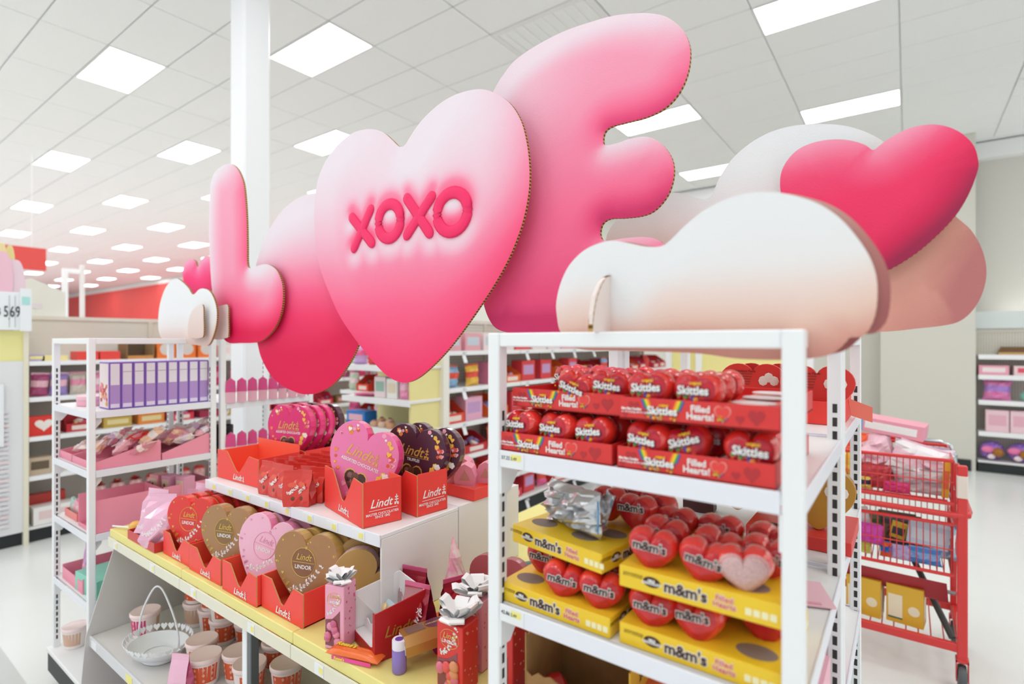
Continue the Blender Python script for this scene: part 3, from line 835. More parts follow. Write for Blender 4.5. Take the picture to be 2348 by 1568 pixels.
sk_tray('red Filled Hearts tray at the left of the upper shelf, underneath its stack', (-.449, YF, ZA + .001), 0)
sk_tray('red Filled Hearts tray at the right of the upper shelf, underneath its stack', (-.232, YF, ZA + .001), 0)
fill(prot, used, -.449, YF, ZA + .004, 3, 3, .067, .052, 'red plastic heart of fruit candies in the lower left red tray')
fill(prot, used, -.232, YF, ZA + .004, 3, 3, .068, .052, 'red plastic heart of fruit candies in the lower right red tray', wonk={(0, 1): (-.3, .1)})
sk_tray('red Filled Hearts tray lying on top of the left candy heart stack', (-.437, YF + .02, ZA + .0725), -.04)
sk_tray('red Filled Hearts tray lying on top of the right candy heart stack', (-.226, YF - .004, ZA + .0725), .0)
fill(prot, used, -.437, YF + .02, ZA + .076, 3, 3, .067, .052, 'red plastic heart of fruit candies in the upper left red tray', rz=-.04, skip=((0, 0), (1, 0)), wonk={(0, 1): (.35, .1)})
fill(prot, used, -.226, YF - .004, ZA + .076, 3, 3, .066, .052, 'red plastic heart of fruit candies in the upper right red tray', skip=((0, 2), (1, 2), (2, 2)))
# cut-out insert of the emptied right side
t = thing('tray_insert', 'pale cut-out insert of the half emptied upper red tray', 'insert', (-.163, YF + .002, ZA + .0735))
for k in range(3):
    MB().lathe([(.026, 0), (.028, .001), (.026, .002)], 20, M=Matrix.Translation((.0, .045 + k * .06, .026 + .002 * k)) @ Matrix.Diagonal((1, .8, 1, 1))).build('blister_ring', C('#f3eeee', .3), t)
MB().box(-.03, .03, .01, .2, 0, .026).build('insert_body', C('#ef6f66', .35), t)

mprot = mm_heart('red plastic heart of chocolates'); mused = [False]
mm_tray('yellow Filled Hearts tray at the left of the middle shelf, underneath its stack', (-.452, YF + .006, ZB + .001), -.02, holes=((-.068, .04),))
mm_tray('yellow Filled Hearts tray at the right of the middle shelf, underneath its stack', (-.228, YF + .006, ZB + .001), .0, W=.215, holes=((.07, .035),))
fill(mprot, mused, -.452, YF + .012, ZB + .02, 3, 3, .068, .055, 'red plastic heart of chocolates in the lower left yellow tray', skip=((0, 0),), wonk={(0, 1): (.15, .3), (0, 2): (.1, .25), (1, 0): (.1, .2)})
fill(mprot, mused, -.228, YF + .012, ZB + .018, 3, 3, .071, .055, 'red plastic heart of chocolates in the lower right yellow tray', skip=((0, 2),), wonk={(0, 0): (.05, .15), (1, 2): (0, .1)})
mm_tray('yellow Filled Hearts tray turned askew on top of the left stack', (-.462, YF + .03, ZB + .087), -.16, W=.19, D=.19, holes=((-.06, .045), (-.05, .1), (.03, .045), (.055, .085)))
mm_tray('yellow Filled Hearts tray on top of the right stack of chocolate hearts', (-.226, YF + .0, ZB + .087), .02, W=.212, holes=((.06, .035), (.07, .12)))
fill(mprot, mused, -.226, YF + .004, ZB + .107, 3, 3, .07, .058, 'red plastic heart of chocolates in the upper right yellow tray', skip=((0, 2),), rz=.02, wonk={(0, 0): (.08, .1), (0, 1): (.18, .1), (1, 1): (.25, .1)})
fill(mprot, mused, -.40, YF + .12, ZB + .118, 2, 2, .062, .05, 'red plastic heart of chocolates lying at the back of the askew yellow tray', rz=-.3)
mh = place(mprot, (-.168, YF + .035, ZB + .11), (-.12, .1, PI + .2), 'red plastic heart turned to show its pale nutrition label', gA, mused)
sk = decal(.072, .066, .046, .86, flat=3.4).build('back_label', mat('back_label_grey', '#dcb9b6', .3, col2='#c39a9c', scale=500), mh, (0, 0, 0), (0, 0, PI))

# crumpled silver bag on the askew tray
def pillow(name, w, h, d, mats, parent=None, loc=(0, 0, 0), rot=(0, 0, 0), seed=0, nx=14, nz=12, crump=.18, band=None, smooth=False):
    rnd = random.Random(seed); vs = []; fs = []
    ph = [rnd.uniform(0, 6) for _ in range(8)]
    def wr(a, b_): return sum(math.sin(ph[k] + a * (3 + 2.3 * k) + b_ * (4.1 - 1.7 * k)) for k in range(4)) / 4
    for s in (-1, 1):
        for j in range(nz + 1):
            for i in range(nx + 1):
                a = i / nx * 2 - 1; c_ = j / nz * 2 - 1
                th = ((1 - a * a) ** .5 if abs(a) < 1 else 0) * (max(0, 1 - c_ ** 4)) ** .6
                q = d / 2 * th * (1 + crump * 2 * wr(a * 2, c_ * 2)) + d * crump * .35 * rnd.uniform(-1, 1) * th
                sh = 1 - .12 * (1 - abs(c_) ** 3) * abs(a) ** 3 + .03 * wr(c_ * 3, a)
                vs.append((a * w / 2 * sh, s * q + .12 * d * crump * wr(a, c_), h / 2 + c_ * h / 2 * (1 + .03 * wr(a * 4, 1))))
    W1 = nx + 1; off = W1 * (nz + 1); mb = MB()
    for s in (0, 1):
        for j in range(nz):
            for i in range(nx):
                p = s * off + j * W1 + i
                f = (p, p + 1, p + W1 + 1, p + W1)
                fs.append(f if s == 0 else f[::-1])
                mb.m.append(1 if (band and band[0] <= j / nz < band[1]) else 0)
    mb.v = vs; mb.f = fs
    return mb.build(name, mats, parent, loc, rot, smooth)
SILV = mat('silver_film', '#d4d5d8', .24, metal=.75, spec=.6)
sb_ = thing('candy_bag', 'crumpled silver candy bag dropped on the askew yellow tray', 'bag', (-.452, YF + .102, ZB + .136), rot=(0, 0, -.35))
pillow('pouch', .075, .15, .06, [SILV], sb_, (-.08, 0, .012), (PI / 2 - 1.45, PI / 2 - .06, 0), 3, 18, 20, .3, smooth='auto')
MB().box(-.012, .012, -.001, .001, 0, .045).build('blue_flash', C('#3d9ad6', .3), sb_, (.066, -.022, .0), (0, .35, -.7))
txt('SHARE\nSIZE', .012, WHT, sb_, (.0665, -.0235, .022), (PI / 2, .35 + PI / 2, -.7), bold=.0003)
pillow('bottom_seal', .075, .02, .004, [SILV], sb_, (.07, 0, .02), (0, -1.2, 0), 9, 8, 4, .3)

# lower shelf C and things on it, torn carton
cb = thing('torn_carton', 'torn brown corrugated carton with a yellow side under the candy shelves', 'carton', (-.455, .80, ZC + .001), rot=(0, 0, .12))
KB = mat('carton_brown', '#a97f4e', .85, noise=.12, scale=30)
def jag(w_, h_, seed, n=16, amp=.012):
    r_ = random.Random(seed)
    return [(0, 0), (w_, 0)] + [(w_ - w_ * i / n, h_ + r_.uniform(-amp, amp * .3) * (1 if 0 < i < n else .2)) for i in range(n + 1)]
cw, cdp, ch = .19, .16, .185
MB().prism([(x - cw / 2, z) for x, z in jag(cw, ch, 2)], cdp - .003, cdp).build('back_flap', KB, cb)
for s in (-1, 1):
    Mx = Matrix.Translation((s * cw / 2, 0, 0)) @ Matrix.Rotation(PI / 2, 4, 'Z')
    MB().prism(jag(cdp, ch * (.98 if s < 0 else .9), 4 + s), -.0015, .0015, M=Mx).build('side_flap', KB if s < 0 else [mat('carton_yellow', '#e0ad2c', .6)], cb)
MB().prism([(x - cw / 2, z) for x, z in jag(cw, ch * .62, 9)], 0, .003).build('front_flap', KB, cb)
MB().box(-cw / 2, cw / 2, 0, cdp, 0, .003).build('bottom', KB, cb)
txt('24', .02, CHOC, cb, (cw / 2 + .002, .06, .13), SIDE, bold=.0006)
w_ = thing('candy_roll', 'pink wrapped candy roll lying inside the torn carton', 'candy', (-.43, .86, ZC + .012), rot=(0, 0, .5))
MB().tube([(-.03, 0, .02), (.03, 0, .03)], .014, 12).build('wrapper', C('#c2326a', .3), w_, smooth='auto')
MB().tube([(.028, 0, .0295), (.04, 0, .032)], [.006, .013], 10).build('twist', C('#8a2350', .3), w_)

# ------------------------------------------------------------------ chocolate boxes on the island
LR = mat('lindt_red', '#f6423a', .42)
LRI = mat('lindt_red_inside', '#ff6448', .5)
GOLD = mat('gold_print', '#d9b45a', .3, metal=.35)
def logo(parent, x, z, s, m, y=-.001, rot=FRONT, extra=True, side=False):
    """the flowing brand name with its little crest"""
    txt('Lindt', s, m, parent, (x, y, z) if not side else (y, x, z), rot, shear=.32, bold=s * .012, name='brand_name')
    cr = MB()
    for (a, b_, c_, d) in ((-.03, .03, 0, .5), (-.14, .14, .2, .27), (-.12, .12, .34, .42), (-.05, .05, .5, .62), (-.16, -.05, -.06, .08), (.05, .16, -.1, .04)):
        cr.box((x + s * 1.32 + a * s), (x + s * 1.32 + b_ * s), y - .0003, y, z - s * .25 + c_ * s * 1.3, z - s * .25 + d * s * 1.3)
    o = cr.build('crest', m, parent)
    if side:
        o.location = (0, 0, 0); o.rotation_euler = (0, 0, PI / 2)
    return o
def notch_tray(label, loc, rotz, W, D, H, side_logo=False, high=1.0, back=1.15):
    t = thing('chocolate_tray', label, 'tray', loc, rotz)
    f = MB().prism([(-W / 2, 0), (W / 2, 0), (W / 2, H * .97), (W * .28, H * 1.02), (W * .07, H * .42), (W * .02, H * .36), (-W * .03, H * .4), (-W * .26, H * high), (-W / 2, H * high)], 0, .003, 0, 1).build('front_panel', [LR, KRAFT], t)
    txt('Lindt', min(.03, H * .3), WHT, f, (-.004 + W * .02, -.0012, H * .17), shear=.32, bold=.0004, name='brand_name')
    cr = MB()
    sx = W * .02 + min(.03, H * .3) * 1.3
    for (a, b_, c_, d) in ((-.001, .001, 0, .018), (-.004, .004, .006, .008), (-.0035, .0035, .011, .0135), (-.005, -.002, -.003, .003), (.002, .005, -.004, .002)):
        cr.box(sx + a, sx + b_, -.0014, -.001, H * .1 + c_, H * .1 + d)
    cr.build('crest', WHT, f)
    for s in (-1, 1):
        sp = MB().rbox(s * (W / 2 - .0015) - .0015, s * (W / 2 - .0015) + .0015, .003, D, 0, H, .0006).build('side_panel', LR if s > 0 else LRI, t)
        if s > 0 and side_logo:
            xx = W / 2 + .0008
            txt('Lindt', .034, WHT, sp, (xx, D * .46, H * .48), SIDE, shear=.32, bold=.0004, name='brand_name')
            MB().box(xx, xx + .0006, D * .16, D * .88, H * .335, H * .345).build('rule', WHT, sp)
            txt('MASTER CHOCOLATIER\nSINCE 1845', .0105, WHT, sp, (xx, D * .5, H * .22), SIDE, bold=.0001, line=.85, sx=.92)
            cr = MB()
            for (a, b_, c_, d) in ((-.0012, .0012, 0, .026), (-.006, .006, .009, .012), (-.005, .005, .016, .02), (-.007, -.002, -.004, .004), (.002, .007, -.005, .003)):
                cr.box(xx, xx + .0006, D * .46 + .05 + a, D * .46 + .05 + b_, H * .42 + c_, H * .42 + d)
            cr.build('crest', WHT, sp)
    MB().rbox(-W / 2, W / 2, D - .003, D, 0, H * back, .0006).build('back_panel', LRI, t)
    MB().box(-W / 2, W / 2, .003, D - .003, 0, .003).build('base', LRI, t)
    return t

def fat_heart(w, h, n=44, k=.48):                              # rounder gift-box heart
    a = heart2(w, h, n); r = []
    for i, (x, z) in enumerate(a):
        t = 2 * PI * i / n
        ex, ez = w * .5 * math.sin(t), h * .5 + h * .5 * math.cos(t)
        q = k * (1 - math.exp(-(min(t, 2 * PI - t) / .45) ** 2))
        r.append((x * (1 - q) + ex * q, z * (1 - q) + ez * q))
    return r
def heart_box(label, w, h, d, col_face, col_side, deco=None, group=None, back='#b98c4e', name_='chocolate_heart_box'):
    t = thing(name_, label, 'heart box', group=group)
    o = fat_heart(w, h)
    sh = [(x * .985, (z - h / 2) * .985 + h / 2) for x, z in o]
    lid = MB()
    n = len(o)
    vs = [(x, 0, z) for x, z in sh] + [(x, .0025, z) for x, z in o] + [(x, d * .86, z) for x, z in o]
    ar = sum(o[i][0] * o[(i + 1) % n][1] - o[(i + 1) % n][0] * o[i][1] for i in range(n))
    fs = [list(range(n))]
    for r in (0, 1):
        for i in range(n):
            j = (i + 1) % n
            fs.append([r * n + i, r * n + n + i, r * n + n + j, r * n + j])
    if ar < 0: fs = [f[::-1] for f in fs]
    lid.add(vs, fs[:1 + n], 0); lid.f += [list(f) for f in fs[1 + n:]]; lid.m += [1] * n
    lid.build('lid', [C(col_face, .38), C(col_side, .25, coat=.5)], t)
    MB().prism([(x * .99, (z - h / 2) * .99 + h / 2) for x, z in o], d * .86, d).build('base', C(back, .5), t)
    if deco: deco(t, w, h)
    return t
def leaf_spray(parent, pts, m, size=.006, seed=1, y=-.0006):
    r_ = random.Random(seed); mb = MB()
    for (x, z, a) in pts:
        for s in (-1, 1):
            for q in range(2):
                an = a + s * r_.uniform(.5, 1.1); L = size * r_.uniform(.8, 1.3)
                dx, dz = math.cos(an) * L, math.sin(an) * L; px, pz = -dz * .28, dx * .28
                bx, bz = x + r_.uniform(-1, 1) * size * .4, z + r_.uniform(-1, 1) * size * .4
                mb.add([(bx, y, bz), (bx + dx * .5 - px, y, bz + dz * .5 - pz), (bx + dx, y, bz + dz), (bx + dx * .5 + px, y, bz + dz * .5 + pz)], [(0, 1, 2, 3)])
    o = mb.build('leaf_print', m, parent); o['kind'] = 'stuff'
    return o
def lindor_deco(dark, ring, white='#f7f2ee'):
    def f(t, w, h):
        M_ = C(dark, .4); G = C(ring, .3, metal=.3)
        cx, cz = -.005 * w / .2, h * .56
        disc = MB().lathe([(.036 * w / .2, 0), (.0003, .0003)], 26, M=Matrix.Translation((cx, -.0003, cz)) @ Matrix.Rotation(PI / 2, 4, 'X'), cap=False).build('emblem', M_, t)
        MB().tube([(cx + .037 * w / .2 * math.cos(a), -.0006, cz + .037 * w / .2 * math.sin(a)) for a in np.linspace(0, 2 * PI, 28, endpoint=False)], .0009, 5, closed=True).build('emblem_ring', G, disc)
        txt('Lindt', .023 * w / .2, G, disc, (cx, -.0012, cz + .013 * w / .2), shear=.32, bold=.0002, name='brand_name')
        MB().box(cx - .034 * w / .2, cx + .034 * w / .2, -.0012, -.0006, cz - .0006, cz + .0006).build('rule', G, disc)
        txt('LINDOR', .014 * w / .2, C(white, .4), disc, (cx, -.0012, cz - .012 * w / .2), bold=.0002)
        k = w / .2
        leaf_spray(t, [((-.045 + .0105 * i) * k, cz + (-.072 + .0006 * i * i * 1.35) * k, .2 + .12 * i) for i in range(10)], C(white, .4), .009 * k, 3)
        hw = MB().prism([(x * .5 + .042 * k, z * .5 + h * .13) for x, z in heart2(.05 * k, .05 * k, 22)], -.0008, -.0002).build('window_rim', G, t)
        MB().prism([(x * .42 + .042 * k, z * .42 + h * .135) for x, z in heart2(.05 * k, .05 * k, 22)], -.0012, -.0008).build('window_print', C('#3a1c1c', .4), hw)
        r_ = random.Random(2); mb = MB(); ol = fat_heart(w, h)
        for i in range(30):
            px_, pz_ = ol[r_.randrange(len(ol))]; q = r_.uniform(.78, .93)
            x = px_ * q; z = h * .52 + (pz_ - h * .52) * q
            if z < h * .12: continue
            sz = r_.uniform(.004, .009) * k
            mb.prism([(x + p, z - sz * .5 + q_) for p, q_ in heart2(sz, sz, 10)], -.0008, -.0003)
        o = mb.build('printed_hearts', G, t); o['kind'] = 'stuff'
    return f
def floral_deco(gold='#e3b765', sub='ASSORTED CHOCOLATES'):
    def f(t, w, h):
        G = C(gold, .3, metal=.25); k = w / .22
        txt('Lindt', .042 * k, G, t, (-.012 * k, -.0008, h * .6), shear=.32, bold=.0004, name='brand_name')
        cr = MB()
        for (a, b_, c_, d) in ((-.0012, .0012, 0, .028), (-.006, .006, .009, .012), (-.005, .005, .017, .021), (-.008, -.002, -.004, .004), (.002, .008, -.005, .003)):
            cr.box((.045 + a) * k, (.045 + b_) * k, -.001, -.0004, h * .555 + c_ * k, h * .555 + d * k)
        cr.build('crest', G, t)
        MB().box(-.055 * k, .055 * k, -.001, -.0004, h * .525, h * .53).build('rule', G, t)
        txt(sub, .0125 * k, WHT, t, (0, -.0008, h * .485), bold=.0002, sx=.85)
        r_ = random.Random(5)
        cols = [C('#f6c14e', .4), C('#f7efe9', .4), C('#f08a4b', .4), C('#f7a8c0', .4), C('#e4553f', .4)]
        mb = MB(); ol = fat_heart(w, h)
        for i in range(70):
            px_, pz_ = ol[r_.randrange(len(ol))]; qq = r_.uniform(.74, .9)
            x = px_ * qq; z = h * .52 + (pz_ - h * .52) * qq
            if abs(px_) < w * .18 and pz_ > h * .5: continue
            sz = r_.uniform(.006, .017) * k; mi = r_.randrange(5)
            if i % 2: mb.prism([(x + p, z - sz * .5 + q) for p, q in heart2(sz, sz, 12)], -.0008 - .0002 * (i % 3), -.0002, mi)
            else:
                for q in range(5):
                    mb.lathe([(sz * .3, 0), (.0003, .0002)], 6, mi, Matrix.Translation((x + sz * .32 * math.cos(q * 1.257), -.0004 - .0002 * (i % 3), z + sz * .32 * math.sin(q * 1.257))) @ Matrix.Rotation(PI / 2, 4, 'X'), cap=False)
        o = mb.build('flower_print', cols, t); o['kind'] = 'stuff'
        hw = MB().prism([(x, z + h * .12) for x, z in heart2(.075 * k, .07 * k, 24)], -.0006, -.0002).build('window_rim', G, t)
        MB().prism([(x * .93, z * .93 + h * .123) for x, z in heart2(.075 * k, .07 * k, 24)], -.0009, -.0006).build('window_print', C('#4a2a26', .4), hw)
        cb_ = MB()
        for i in range(16):
            cb_.lathe([(.009 * k, 0), (.0003, .0008)], 9, i % 3, Matrix.Translation((r_.uniform(-.022, .022) * k, -.001, h * .12 + r_.uniform(.026, .055) * k)) @ Matrix.Rotation(PI / 2, 4, 'X'), cap=False)
        cb_.build('chocolate_print', [C('#6b3f33', .3), C('#8b5a55', .3), C('#3d2320', .3)], hw)
    return f

# yellow shelf, front row: trays with standing heart boxes
Z0 = YZ + .001
notch_tray('red tray holding the row of red heart boxes on the yellow shelf', (-1.9, .755, Z0), 0, .19, .25, .075)
notch_tray('red tray with gold heart box, second from the foil bags on the yellow shelf', (-1.692, .75, Z0), 0, .2, .25, .075)
notch_tray('red tray with pink heart boxes in the middle of the yellow shelf', (-1.478, .745, Z0), 0, .185, .25, .082)
notch_tray('red tray with gold heart boxes nearest the pink bow box', (-1.286, .757, Z0), 0, .19, .25, .085)
def row(proto, n, x, y, z, dx, dy, rz, lean, labels, group, tilt=0):
    for i in range(n):
        L = labels[min(i, len(labels) - 1)]
        rot = (-lean, tilt if i == 0 else 0, rz)
        if i == 0:
            o = proto; o.location = (x, y, z); o.rotation_euler = rot; o['label'] = L; o['group'] = group
        else:
            o = dup(proto, (x + dx * i, y + dy * i, z), rot, L + ', ' + ORD[i] + ' from the front' if n > 3 or i > 1 else L, group)
gh = 'heart boxes on the yellow shelf'
h1 = heart_box('red', .205, .195, .034, '#e23430', '#ee3a2e', lindor_deco('#dd3030', '#e7b24c'))
row(h1, 5, -1.893, .785, Z0 + .012, .004, .04, .3, .1, ['red LINDOR heart box at the front of the red row', 'red heart box behind the front one in the red row'], gh)
h2 = heart_box('gold', .205, .205, .036, '#ab8056', '#b9894a', lindor_deco('#8d6b3c', '#d9b45a'))
row(h2, 1, -1.662, .79, Z0 + .012, 0, .05, .3, .1, ['matt gold LINDOR heart box with a blue truffle window'], gh)
h2b = heart_box('redb', .19, .19, .034, '#e0302e', '#e83a30')
row(h2b, 4, -1.645, .86, Z0 + .008, .006, .04, .3, .08, ['small red heart box in the row behind the gold one'], gh)
h3 = heart_box('pink', .2, .215, .036, '#f3b8cf', '#f58fb5', lindor_deco('#f3b6cd', '#e79ab6'))
row(h3, 1, -1.475, .785, Z0 + .01, 0, .05, .32, .16, ['pale pink LINDOR heart box leaning forward in its red tray'], gh, tilt=.22)
h3b = heart_box('pinkb', .2, .205, .036, '#f2a9c6', '#f58fb5')
row(h3b, 4, -1.452, .855, Z0 + .01, .006, .045, .32, .1, ['pink heart box in the row behind the leaning pale pink one'], gh)
h4 = heart_box('gold2', .2, .205, .036, '#a97a50', '#c29a52', lindor_deco('#8a5a3c', '#d9b45a'))
row(h4, 1, -1.262, .80, Z0 + .012, 0, .05, .32, .1, ['bronze LINDOR heart box nearest the white end panel'], gh)
h4b = heart_box('gold2b', .195, .2, .036, '#b08a4c', '#c29a52')
row(h4b, 3, -1.255, .85, Z0 + .012, .0, .046, .32, .08, ['plain bronze heart box in the row behind the nearest bronze one'], gh)
h5 = heart_box('pinkback', .19, .2, .04, '#b98f52', '#fbcbdf', None, back='#c49a5c')
h5.location = (-1.15, .815, Z0 + .0); h5.rotation_euler = (-.15, .7, .62); h5['label'] = 'heart box turned to show its kraft back and pink rim, outer one'; h5['group'] = gh
dup(h5, (-1.178, .856, Z0 + .01), (-.15, .62, .62), 'heart box turned to show its kraft back and pink rim, inner one', gh)

# foil bags at the left end of the yellow shelf
def gusset_bag(label, w, d, h, m, band, loc, rot, group=None, text=None, side_m=None, wr=.12, seed=1):
    t = thing('candy_bag', label, 'bag', loc, rot=rot, group=group)
    r_ = random.Random(seed); vs = []; mb = MB()
    secs = [(0, .92, .92), (.18, 1.0, 1.0), (.4, 1.02, .95), (.6, 1.0, .7), (.78, .98, .38), (.9, .97, .1), (1.0, .97, .04)]
    per = [(-.5, -.5), (-.17, -.55), (.17, -.55), (.5, -.5), (.44, 0), (.5, .5), (.17, .55), (-.17, .55), (-.5, .5), (-.44, 0)]
    for q, sw, sd in secs:
        for i, (a, b_) in enumerate(per):
            pin = .3 if (i in (4, 9) and q > .3) else 1
            j = wr * (1 if 0 < q < .85 else .1)
            vs.append((a * w * sw * (pin if i in (4, 9) else 1) * (1 if pin == 1 else 1 + 1.6 * (1 - q)) + r_.uniform(-j, j) * w * .1, b_ * d * sd + r_.uniform(-j, j) * d * .25, q * h))
    n = len(per)
    for k in range(len(secs) - 1):
        for i in range(n):
            j = (i + 1) % n
            mb.f.append([k * n + i, k * n + j, k * n + n + j, k * n + n + i]); mb.m.append(1 if 3 <= i <= 4 or i >= 8 else 0)
    mb.f.append(list(range(n - 1, -1, -1))); mb.m.append(0)
    mb.f.append([(len(secs) - 1) * n + i for i in range(n)]); mb.m.append(0)
    mb.v = vs
    mb.build('pouch', [m, side_m or m], t, smooth=False)
    MB().box(-w * .485, w * .485, -.0016, .0016, h * .985, h * 1.06).build('top_seal', band, t)
    if text:
        text(t, w, d, h)
    return t
PKF = mat('pink_foil', '#e87fae', .22, metal=.45, spec=.6, coat=.4)
PKF2 = mat('pink_foil_light', '#f2bcd4', .22, metal=.35, coat=.4)
def spray(t, w, d, h, col='#f6eef2', text='LINDOR', disc='#b3202c'):
    if disc:
        MB().lathe([(w * .36, 0), (.0003, .0003)], 22, M=Matrix.Translation((0, -d * .36 - .003, h * .66)) @ Matrix.Rotation(PI / 2 - .35, 4, 'X'), cap=False).build('emblem', C(disc, .3), t)
        txt(text, w * .21, WHT, t, (0, -d * .36 - .005, h * .66), (PI / 2 - .35, 0, 0), bold=.0002)
    o = leaf_spray(t, [((-.4 + .085 * i) * w, (.30 + .004 * i * i * .9) * h, .3 + .1 * i) for i in range(10)], C(col, .4), w * .09, 4, 0)
    o.location = (0, -d * .56 - .002, 0)
ts = thing('candy_tray', 'shallow dark red tray under the pink foil bags', 'tray', (-2.13, .735, Z0))
for a in (('front_panel', -.115, .115, 0, .003, 0, .032), ('back_panel', -.115, .115, .227, .23, 0, .032), ('side_panel', -.115, -.112, .003, .227, 0, .032), ('side_panel', .112, .115, .003, .227, 0, .032), ('base', -.112, .112, .003, .227, 0, .003)):
    MB().rbox(*a[1:], .0006).build(a[0], C('#cf3a36', .4) if a[0] != 'base' else C('#8f4a3c', .6), ts)
txt('Lindt', .02, WHT, ts, (.0, -.0012, .016), shear=.32, bold=.0003, name='brand_name')
fb1 = gusset_bag('pink foil chocolate bag standing open-topped at the front of its tray', .1, .085, .165, PKF2, PKF2, (-2.07, .785, Z0 + .004), (0, 0, .55), 'pink foil bags', lambda t, w, d, h: spray(t, w, d, h, disc=None), PKF, .5, 2)
for i, (x, y, a, lb) in enumerate([(-2.15, .80, .3, 'pink foil chocolate bag at the left of the shallow tray'), (-2.02, .885, .6, 'pink foil chocolate bag behind the front foil bag'), (-2.09, .93, .2, 'pink foil chocolate bag at the back beside the red row')]):
    dup(fb1, (x, y, Z0 + .004), (0, 0, a), lb, 'pink foil bags')
lo = thing('lollipop', 'cellophane wrapped yellow lollipop lying at the left end of the yellow shelf', 'lollipop', (-2.33, .77, Z0 + .008), rot=(0, 0, .3))
MB().tube([(-.09, 0, 0), (.02, 0, .006)], .003, 8).build('stick', WHT, lo)
MB().ball((.03, 0, .014), .022, 12, sq=(1, 1, .8)).build('candy', C('#f3c05a', .3), lo, smooth=True)
for i in range(5):
    MB().add([(.04, 0, .02), (.07, -.015 + .008 * i, .035 + .006 * i), (.06, .0 + .01 * i, .05)], [(0, 1, 2)]).build('cellophane', C('#f6d9c4', .2), lo)

# upper shelf
UP0 = set(o.name for o in bpy.data.objects if o.parent is None)
ZU = .966
tU1 = notch_tray('empty red notched display tray at the left end of the upper shelf', (-2.055, 1.03, ZU), .03, .29, .17, .105, high=1.05, back=1.25)
txt('MASTER CHOCOLATIER', .01, WHT, tU1, (.1458, .085, .045), SIDE, bold=.0001)
notch_tray('red display tray holding magenta heart boxes on the upper shelf', (-2.05, 1.215, ZU), .03, .29, .17, .105)
gm = 'large floral heart boxes on the upper shelf'
hm = heart_box('magenta', .235, .245, .036, '#df1f72', '#ef2f7e', floral_deco('#e0a65a'), back='#a98a5c')
row(hm, 3, -2.04, 1.222, ZU + .045, .004, .042, .22, .08, ['magenta floral heart box at the front of the row on the upper shelf', 'magenta heart box behind the front one on the upper shelf'], gm)
hd = heart_box('plum', .235, .245, .036, '#4d1d33', '#54213a', floral_deco('#d9a64e', 'TRUFFLES'), back='#b79a62')
hd.location = (-2.025, 1.35, ZU + .045); hd.rotation_euler = (-.06, 0, .22); hd['label'] = 'plum floral heart box at the back of the magenta row'; hd['group'] = gm
notch_tray('red brand tray at the near corner of the upper shelf', (-1.392, 1.018, ZU), -.236, .284, .125, .131, side_logo=True, back=1.0)
hp_ = heart_box('pinkfloral', .25, .275, .04, '#ef7cae', '#f24a92', floral_deco('#e3a95a'), back='#c79a5c')
hp_.location = (-1.43, 1.06, ZU + .02); hp_.rotation_euler = (-.12, .3, .32); hp_['label'] = 'bright pink floral heart box leaning in the near corner tray'; hp_['group'] = gm
notch_tray('red brand tray behind the near corner tray on the upper shelf', (-1.342, 1.165, ZU), -.12, .28, .12, .129, side_logo=True, back=1.0)
dup(hd, (-1.315, 1.215, ZU + .03), (-.08, .12, .22), 'plum floral heart box standing in the second brand tray, front one', gm)
dup(hd, (-1.295, 1.262, ZU + .03), (-.08, .12, .22), 'plum floral heart box standing in the second brand tray, rear one', gm)
# small red bags, set out in rows
RBG = mat('red_foil_bag', '#dc3a30', .28, coat=.3)
rb0 = gusset_bag('small red chocolate bag', .06, .038, .108, RBG, RBG, (0, 0, 0), (0, 0, 0), 'small red chocolate bags', None, mat('red_foil_bag_side', '#c22d28', .28), .3, 4)
def rdeco(t):
    MB().lathe([(.014, 0), (.0003, .0003)], 16, M=Matrix.Translation((0, -.018, .07)) @ Matrix.Rotation(PI / 2 - .25, 4, 'X') @ Matrix.Diagonal((1, .6, 1, 1)), cap=False).build('emblem', C('#e9604a', .35), t)
    o = leaf_spray(t, [((-.016 + .004 * i), .045 + .0003 * i * i, .4 + .1 * i) for i in range(9)], WHT, .006, 4, 0); o.location = (0, -.0225, 0)
    MB().ball((.003, -.02, .026), .008, 8, sq=(1, .4, 1)).build('truffle_print', C('#7a3a26', .4), t)
rdeco(rb0)
first = True
rr = random.Random(3)
for r in range(6):
    for c_ in range(5):
        x = -1.815 + c_ * .06 + rr.uniform(-.006, .006) + r * .004; y = 1.02 + r * .045 + rr.uniform(-.006, .006)
        if c_ == 4: x -= .02 * (r < 2)
        if c_ == 3 and r == 0: x, y = -1.62, .995
        L = 'small red chocolate bag in the front row on the upper shelf' if r == 0 else 'small red chocolate bag packed in the rows behind the front bags'
        if c_ == 3 and r == 0: L = 'small red chocolate bag pulled out ahead at the shelf edge'
        if r == 0 and c_ < 3: L = ('leftmost', 'second', 'third')[c_] + ' small red chocolate bag in the front row on the upper shelf'
        rot = (0, 0, .25 + rr.uniform(-.15, .15) + (.6 if (c_ == 3 and r == 0) else 0))
        if first: rb0.location = (x, y, ZU); rb0.rotation_euler = rot; rb0['label'] = L; first = False
        else: dup(rb0, (x, y, ZU), rot, L, 'small red chocolate bags')
